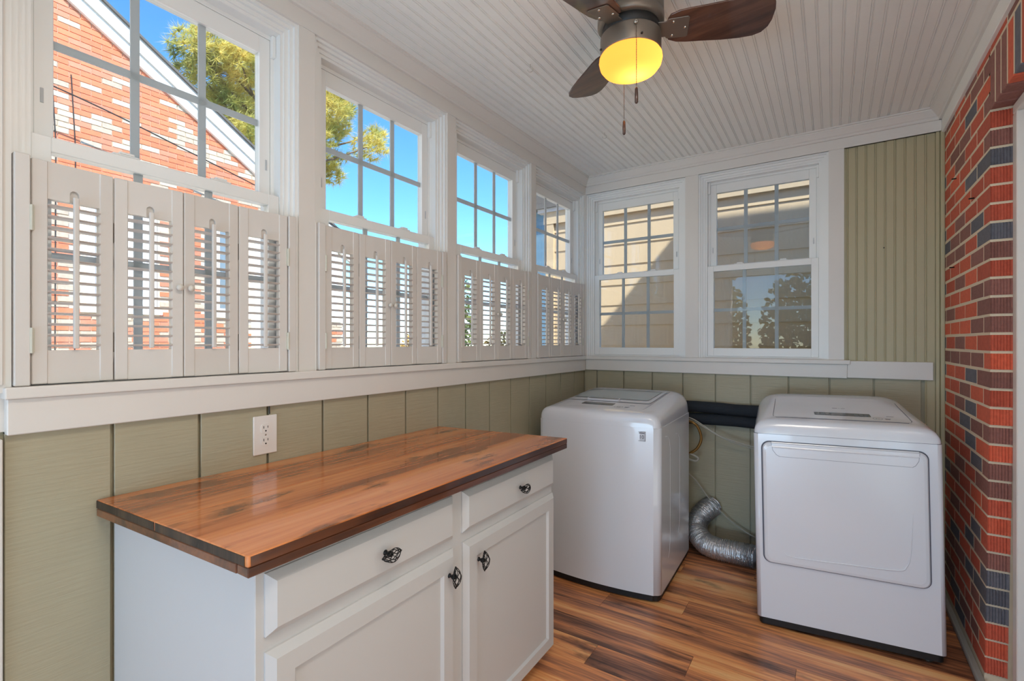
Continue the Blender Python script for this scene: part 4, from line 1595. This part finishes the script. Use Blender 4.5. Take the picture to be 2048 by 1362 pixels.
gb = random.Random(11)
mfull = MB().box(-0.02, 0.006, 0, 0.195, 0, 0.0575).mesh('brick')
cand = []
rowz = 0
z = 0.9
clus = {}
while z < rake(0.9) + 0.05:
    y = 0.9 + (0.1025 if rowz % 2 else 0)
    while y < GY1 - 0.1:
        L1 = 0.195
        if rake(y + 0.12) - 0.06 > z and not any(a - 0.02 < y + L1 and y < b + 0.02 and c - 0.07 < z + 0.06 and z < d + 0.02 for a, b, c, d, _ in GW):
            # patches of pale bricks
            kk = (int(y * 2.6 + z * 1.3), int(z * 4.2 - y * 0.9))
            if kk not in clus: clus[kk] = gb.random()
            pale = 0.10 + (0.55 if (clus[kk] > 0.48 and z < 4.5) else 0.0)
            mt = BE[2] if gb.random() < pale else BE[0 if gb.random() < 0.62 else 1]
            cand.append((y, z, mt))
        y += 0.205
    z += 0.0677
    rowz += 1
vis = []
rest = []
for (y, z, mt) in cand:
    pr = project((GX, y + 0.1, z + 0.03))
    if pr and 95 < pr[0] < 540 and 0 < pr[1] < 400 and pr[1] < 345 + (pr[0] - 100) * 0.13:
        vis.append((pr[2], y, z, mt))
    else:
        rest.append((y, z, mt))
vis.sort(key=lambda t: t[0])
for (dd_, y, z, mt) in vis[:300]:
    inst('brick', mfull, mt, nh, (0, y - 2.5, z + 0.5))
rest += [(y, z, mt) for (_, y, z, mt) in vis[300:]]
mbs = {}
me = MB()
idx = []
for (y, z, mt) in rest:
    me.box(-0.02, 0.006, y - 2.5, y - 2.5 + 0.195, z + 0.5, z + 0.5575)
    idx.append(BE.index(mt))
mesh_ = bpy.data.meshes.new('brickwork')
mesh_.from_pydata(me.v, [], me.f)
for b_ in BE: mesh_.materials.append(b_)
for i, p in enumerate(mesh_.polygons): p.material_index = idx[i // 6]
obj('brickwork', mesh_, None, nh, kind='stuff')
# rake boards, soffit and roof
def along_rake(y0, y1, x0, x1, dz0, dz1, name, m_):
    v = []
    for yv in (y0, y1):
        for xv, zv in ((x0, dz0), (x1, dz0), (x1, dz1), (x0, dz1)):
            v.append((xv, yv - 2.5, rake(yv) + zv + 0.5))
    return MB().add(v, [(0, 1, 2, 3), (7, 6, 5, 4), (0, 4, 5, 1), (1, 5, 6, 2), (2, 6, 7, 3), (3, 7, 4, 0)]).build(name, m_, nh)


along_rake(PEAK, GY1 + 0.35, 0.0, 0.055, -0.10, 0.045, 'frieze_trim', M['white_out'])
along_rake(PEAK, GY1 + 0.35, 0.0, 0.085, 0.045, 0.235, 'rake_board', M['soffit'])
along_rake(PEAK, GY1 + 0.40, -6.0, 0.12, 0.235, 0.27, 'roof_slab', M['shingle'])
# cables on and before the gable
MB().tube(smooth_path([(GX + 0.35, -1.0, 4.45), (GX + 0.35, 1.6, 4.13), (GX + 0.35, 3.2, 3.80), (GX + 0.30, 5.6, 3.25)]), 0.008, 6).build('service_cable', M['wire'],
    label='black service cable slung across the brick gable', cat='cable')
for yy, lab in ((1.79, 'left of two thin grey conduits on the brick gable'), (1.965, 'right of two thin grey conduits on the brick gable')):
    MB().tube([(GX + 0.012, yy, 0.4), (GX + 0.012, yy + 0.01, 3.6), (GX + 0.014, yy - 0.03, 4.45)], 0.006, 6).build('wall_conduit', M['wire'], label=lab, cat='conduit')

# --- tan lap-sided wing behind the back windows
TY = 4.45
tw = empty('tan_house_wing', (-0.9, TY, -0.5), label='tan lap-sided house wing close behind the back windows', cat='house')
TX0, TX1 = -2.47, 3.0
MB().box(TX0 + 0.9, TX1 + 0.9, 0.012, 2.5, 0, 3.2).build('wing_wall', M['tan'], tw)
z = 1.27 - 9 * 0.193
while z < 2.50:
    m = MB()
    zt = min(z + 0.205, 2.52)
    v = [(TX0 + 0.9, 0.012, z + 0.5), (TX0 + 0.9, -0.003, z + 0.5), (TX0 + 0.9, 0.007, zt + 0.5), (TX0 + 0.9, 0.012, zt + 0.5)]
    v2 = [(TX1 + 0.9, p[1], p[2]) for p in v]
    m.add(v + v2, [(0, 1, 2, 3), (7, 6, 5, 4), (0, 4, 5, 1), (1, 5, 6, 2), (2, 6, 7, 3), (3, 7, 4, 0)])
    m.build('lap_board', M['tan'], tw)
    z += 0.193
MB().box(TX0 + 0.9 - 0.02, TX0 + 0.9 + 0.07, -0.03, 0.02, 0, 3.02).build('corner_board', M['tan'], tw)
MB().box(TX0 + 0.86, TX1 + 0.9, -0.035, 0.02, 3.02, 3.14).build('frieze_board', M['tan'], tw)
MB().box(TX0 + 0.8, TX1 + 0.9, -0.06, 0.02, 3.14, 3.18).build('eave_soffit', M['soffit'], tw)
MB().box(TX0 + 0.78, TX1 + 0.9, -0.08, 2.5, 3.18, 3.30).build('roof_edge', M['shingle'], tw)
bh = empty('blue_house', (-5.0, 11.0, -0.5), label='blue-grey house glimpsed past the corner of the tan wing', cat='house')
MB().box(-1.5, 4.0, 0, 4, 0, 5.2).build('wall', M['bluehouse'], bh)
MB().extrude([(-1.8, 5.2), (4.3, 5.2), (1.25, 7.4)], lambda p, t: (p[0], t, p[1]), -0.3, 4.3).build('roof', M['shingle'], bh)
m = MB().box(0.2, 1.4, -0.04, 0.02, 2.0, 3.6).build('window', M['white_out'], bh)
MB().box(0.3, 1.3, -0.05, 0.0, 2.1, 3.5).build('pane', M['dkglass'], m)

# --- vegetation
def foliage_mat(name, c1, c2, c3, tr=0.35):
    m = bpy.data.materials.new(name)
    m.use_nodes = True
    N, L = m.node_tree.nodes, m.node_tree.links
    b = N['Principled BSDF']
    b.inputs['Roughness'].default_value = 0.65
    geo = N.new('ShaderNodeNewGeometry')
    nz = N.new('ShaderNodeTexNoise')
    nz.inputs['Scale'].default_value = 1.3
    nz.inputs['Detail'].default_value = 4
    L.new(geo.outputs['Position'], nz.inputs['Vector'])
    rp = N.new('ShaderNodeValToRGB')
    rp.color_ramp.elements[0].position = 0.35
    rp.color_ramp.elements[0].color = c1
    rp.color_ramp.elements[1].position = 0.65
    rp.color_ramp.elements[1].color = c3
    e = rp.color_ramp.elements.new(0.5)
    e.color = c2
    L.new(nz.outputs['Fac'], rp.inputs['Fac'])
    L.new(rp.outputs['Color'], b.inputs['Base Color'])
    out = N['Material Output']
    t = N.new('ShaderNodeBsdfTranslucent')
    L.new(rp.outputs['Color'], t.inputs['Color'])
    mx = N.new('ShaderNodeMixShader')
    mx.inputs[0].default_value = tr
    L.new(b.outputs[0], mx.inputs[1])
    L.new(t.outputs[0], mx.inputs[2])
    L.new(mx.outputs[0], out.inputs['Surface'])
    return m


M['needle'] = foliage_mat('pine_needles', rgb(170, 174, 100), rgb(220, 206, 116), rgb(244, 224, 140), tr=0.5)
M['leafg'] = foliage_mat('hedge_leaves', rgb(88, 108, 58), rgb(124, 138, 72), rgb(158, 158, 88))
M['leafy'] = foliage_mat('autumn_leaves', rgb(176, 140, 70), rgb(206, 164, 84), rgb(226, 186, 108))


def tufts(mb_obj, centre, n, R, needle, rnd, k=12):
    for _ in range(n):
        while True:
            q = Vector((rnd.uniform(-1, 1), rnd.uniform(-1, 1), rnd.uniform(-1, 1)))
            if q.length < 1: break
        c = Vector(centre) + Vector((q.x * R[0], q.y * R[1], q.z * R[2]))
        ax = Vector((q.x, q.y, q.z + 0.5)).normalized()
        for _k in range(k):
            d = Vector((rnd.gauss(0, 1), rnd.gauss(0, 1), rnd.gauss(0, 1))).normalized()
            d = (d + ax * 0.55).normalized()
            s = d.cross(Vector((rnd.random(), rnd.random(), rnd.random()))).normalized() * needle * 0.045
            e = c + d * needle * rnd.uniform(0.7, 1.1)
            mb_obj.add([c - s, c + s, e], [(0, 1, 2)])


def raw_mesh(m, name):
    me = bpy.data.meshes.new(name)
    me.from_pydata(m.v, [], m.f)
    return me


pine = empty('pine_tree', (-14.0, 8.0, -0.5), label='tall sunlit pine tree rising behind the brick gable', cat='tree')
pr_ = random.Random(21)
MB().tube([(0, 0, 0), (0.1, 0.05, 4), (0, 0.1, 7.6), (0.1, 0.1, 9.8)], [0.28, 0.22, 0.15, 0.05], 10).build('trunk', M['bark'], pine, smooth=True)
fol = MB()
clusters = []
base = Vector((-14.0, 8.0, -0.5))
# clumps of boughs: (y, z, radius) chosen for an irregular, open crown
for (yy, zz, rr) in ((5.6, 8.2, .55), (6.0, 8.8, .65), (6.5, 9.15, .6), (6.4, 8.3, .7), (6.1, 7.6, .55), (6.9, 8.8, .6), (7.3, 9.5, .6), (7.0, 7.9, .6), (7.2, 7.2, .55), (7.9, 9.7, .6), (7.8, 8.7, .7),
                     (7.8, 7.7, .6), (8.4, 10.2, .7), (8.5, 9.2, .7), (8.6, 8.2, .7), (8.2, 6.9, .5), (9.1, 10.2, .65), (9.3, 9.4, .7), (9.3, 8.5, .65), (9.2, 7.6, .6), (9.9, 9.9, .6), (10.1, 9.1, .7), (10.2, 8.2, .6),
                     (10.0, 7.3, .5), (10.7, 9.6, .5), (10.9, 8.8, .6), (10.9, 7.8, .55), (10.6, 7.1, .42), (11.3, 9.1, .38), (11.5, 8.5, .3), (11.35, 8.0, .34), (6.9, 6.9, .4), (7.6, 6.5, .4)):
    clusters.append((pr_.uniform(-1.3, 1.3), yy - 8.0, zz + 0.5, rr))
for (cx, cy, cz, rr) in clusters:
    tufts(fol, (cx, cy, cz), int(95 * (rr / .6) ** 2), (rr * 1.1, rr * 1.0, rr * 0.8), 0.30, pr_, 20)
obj('needles', raw_mesh(fol, 'needles'), M['needle'], pine, kind='stuff')
for (cx, cy, cz, rr) in clusters:
    zb = min(max(4.5, cz - 0.6 - 0.25 * abs(cy)), 9.6)
    MB().tube(smooth_path([(0.05, 0.08, zb), (cx * .5, cy * .5, zb + (cz - zb) * .35), (cx, cy, cz)], 4), [0.06 - 0.045 * k / 8 for k in range(9)], 5).build('branch', M['twig'], pine)


def shrub(loc, R, n, mt, label, size=0.10, cat='shrub', group=None, seed=0):
    rnd = random.Random(seed)
    r = empty('leafy_shrub', loc, label=label, cat=cat, group=group)
    m = MB()
    for _ in range(n):
        while True:
            q = Vector((rnd.uniform(-1, 1), rnd.uniform(-1, 1), rnd.uniform(-1, 1)))
            if 0.35 < q.length < 1: break
        c = Vector((q.x * R[0], q.y * R[1], R[2] + q.z * R[2]))
        d = Vector((rnd.gauss(0, 1), rnd.gauss(0, 1), rnd.gauss(0, 1))).normalized()
        s = d.cross(Vector((rnd.random(), rnd.random(), rnd.random()))).normalized() * size * 0.4
        m.add([c - d * size * .5, c + s, c + d * size * .5, c - s], [(0, 1, 2, 3)])
    obj('leaves', raw_mesh(m, 'leaves'), mt, r, kind='stuff')
    for k in range(4):
        a = k * 1.6 + 0.4
        MB().tube([(0, 0, 0), (R[0] * .3 * math.cos(a), R[1] * .3 * math.sin(a), R[2]), (R[0] * .6 * math.cos(a), R[1] * .6 * math.sin(a), R[2] * 1.6)], [0.04, 0.025, 0.008], 5).build('stem', M['twig'], r)
    return r


shrub((-9.2, 10.6, -0.5), (0.9, 0.75, 2.1), 2600, M['leafg'], 'tall green shrub seen through the second window shutters', 0.14, seed=1)
shrub((-11.8, 12.8, -0.5), (1.2, 1.2, 1.2), 2600, M['leafy'], 'yellow autumn shrub seen low through the second window shutters', 0.14, seed=2)
shrub((-9.2, 13.9, -0.5), (1.3, 1.2, 1.1), 2600, M['leafy'], 'golden shrub seen low through the third window shutters', 0.14, seed=3)
shrub((-9.2, 17.4, -0.5), (1.5, 1.4, 1.0), 2400, M['leafg'], 'low green shrub seen through the third window shutters', 0.14, seed=4)
# hedge in the garden behind the camera, seen only as a reflection in the back window glass
for k in range(4):
    shrub((-5.9 + 1.75 * k, -6.0, -0.5), (0.82, 0.7, 1.75), 2200, M['leafg'],
          '%s of four hedge shrubs mirrored in the back window glass' % ['first', 'second', 'third', 'last'][k], 0.15, group='hedge shrubs behind the porch', seed=30 + k)
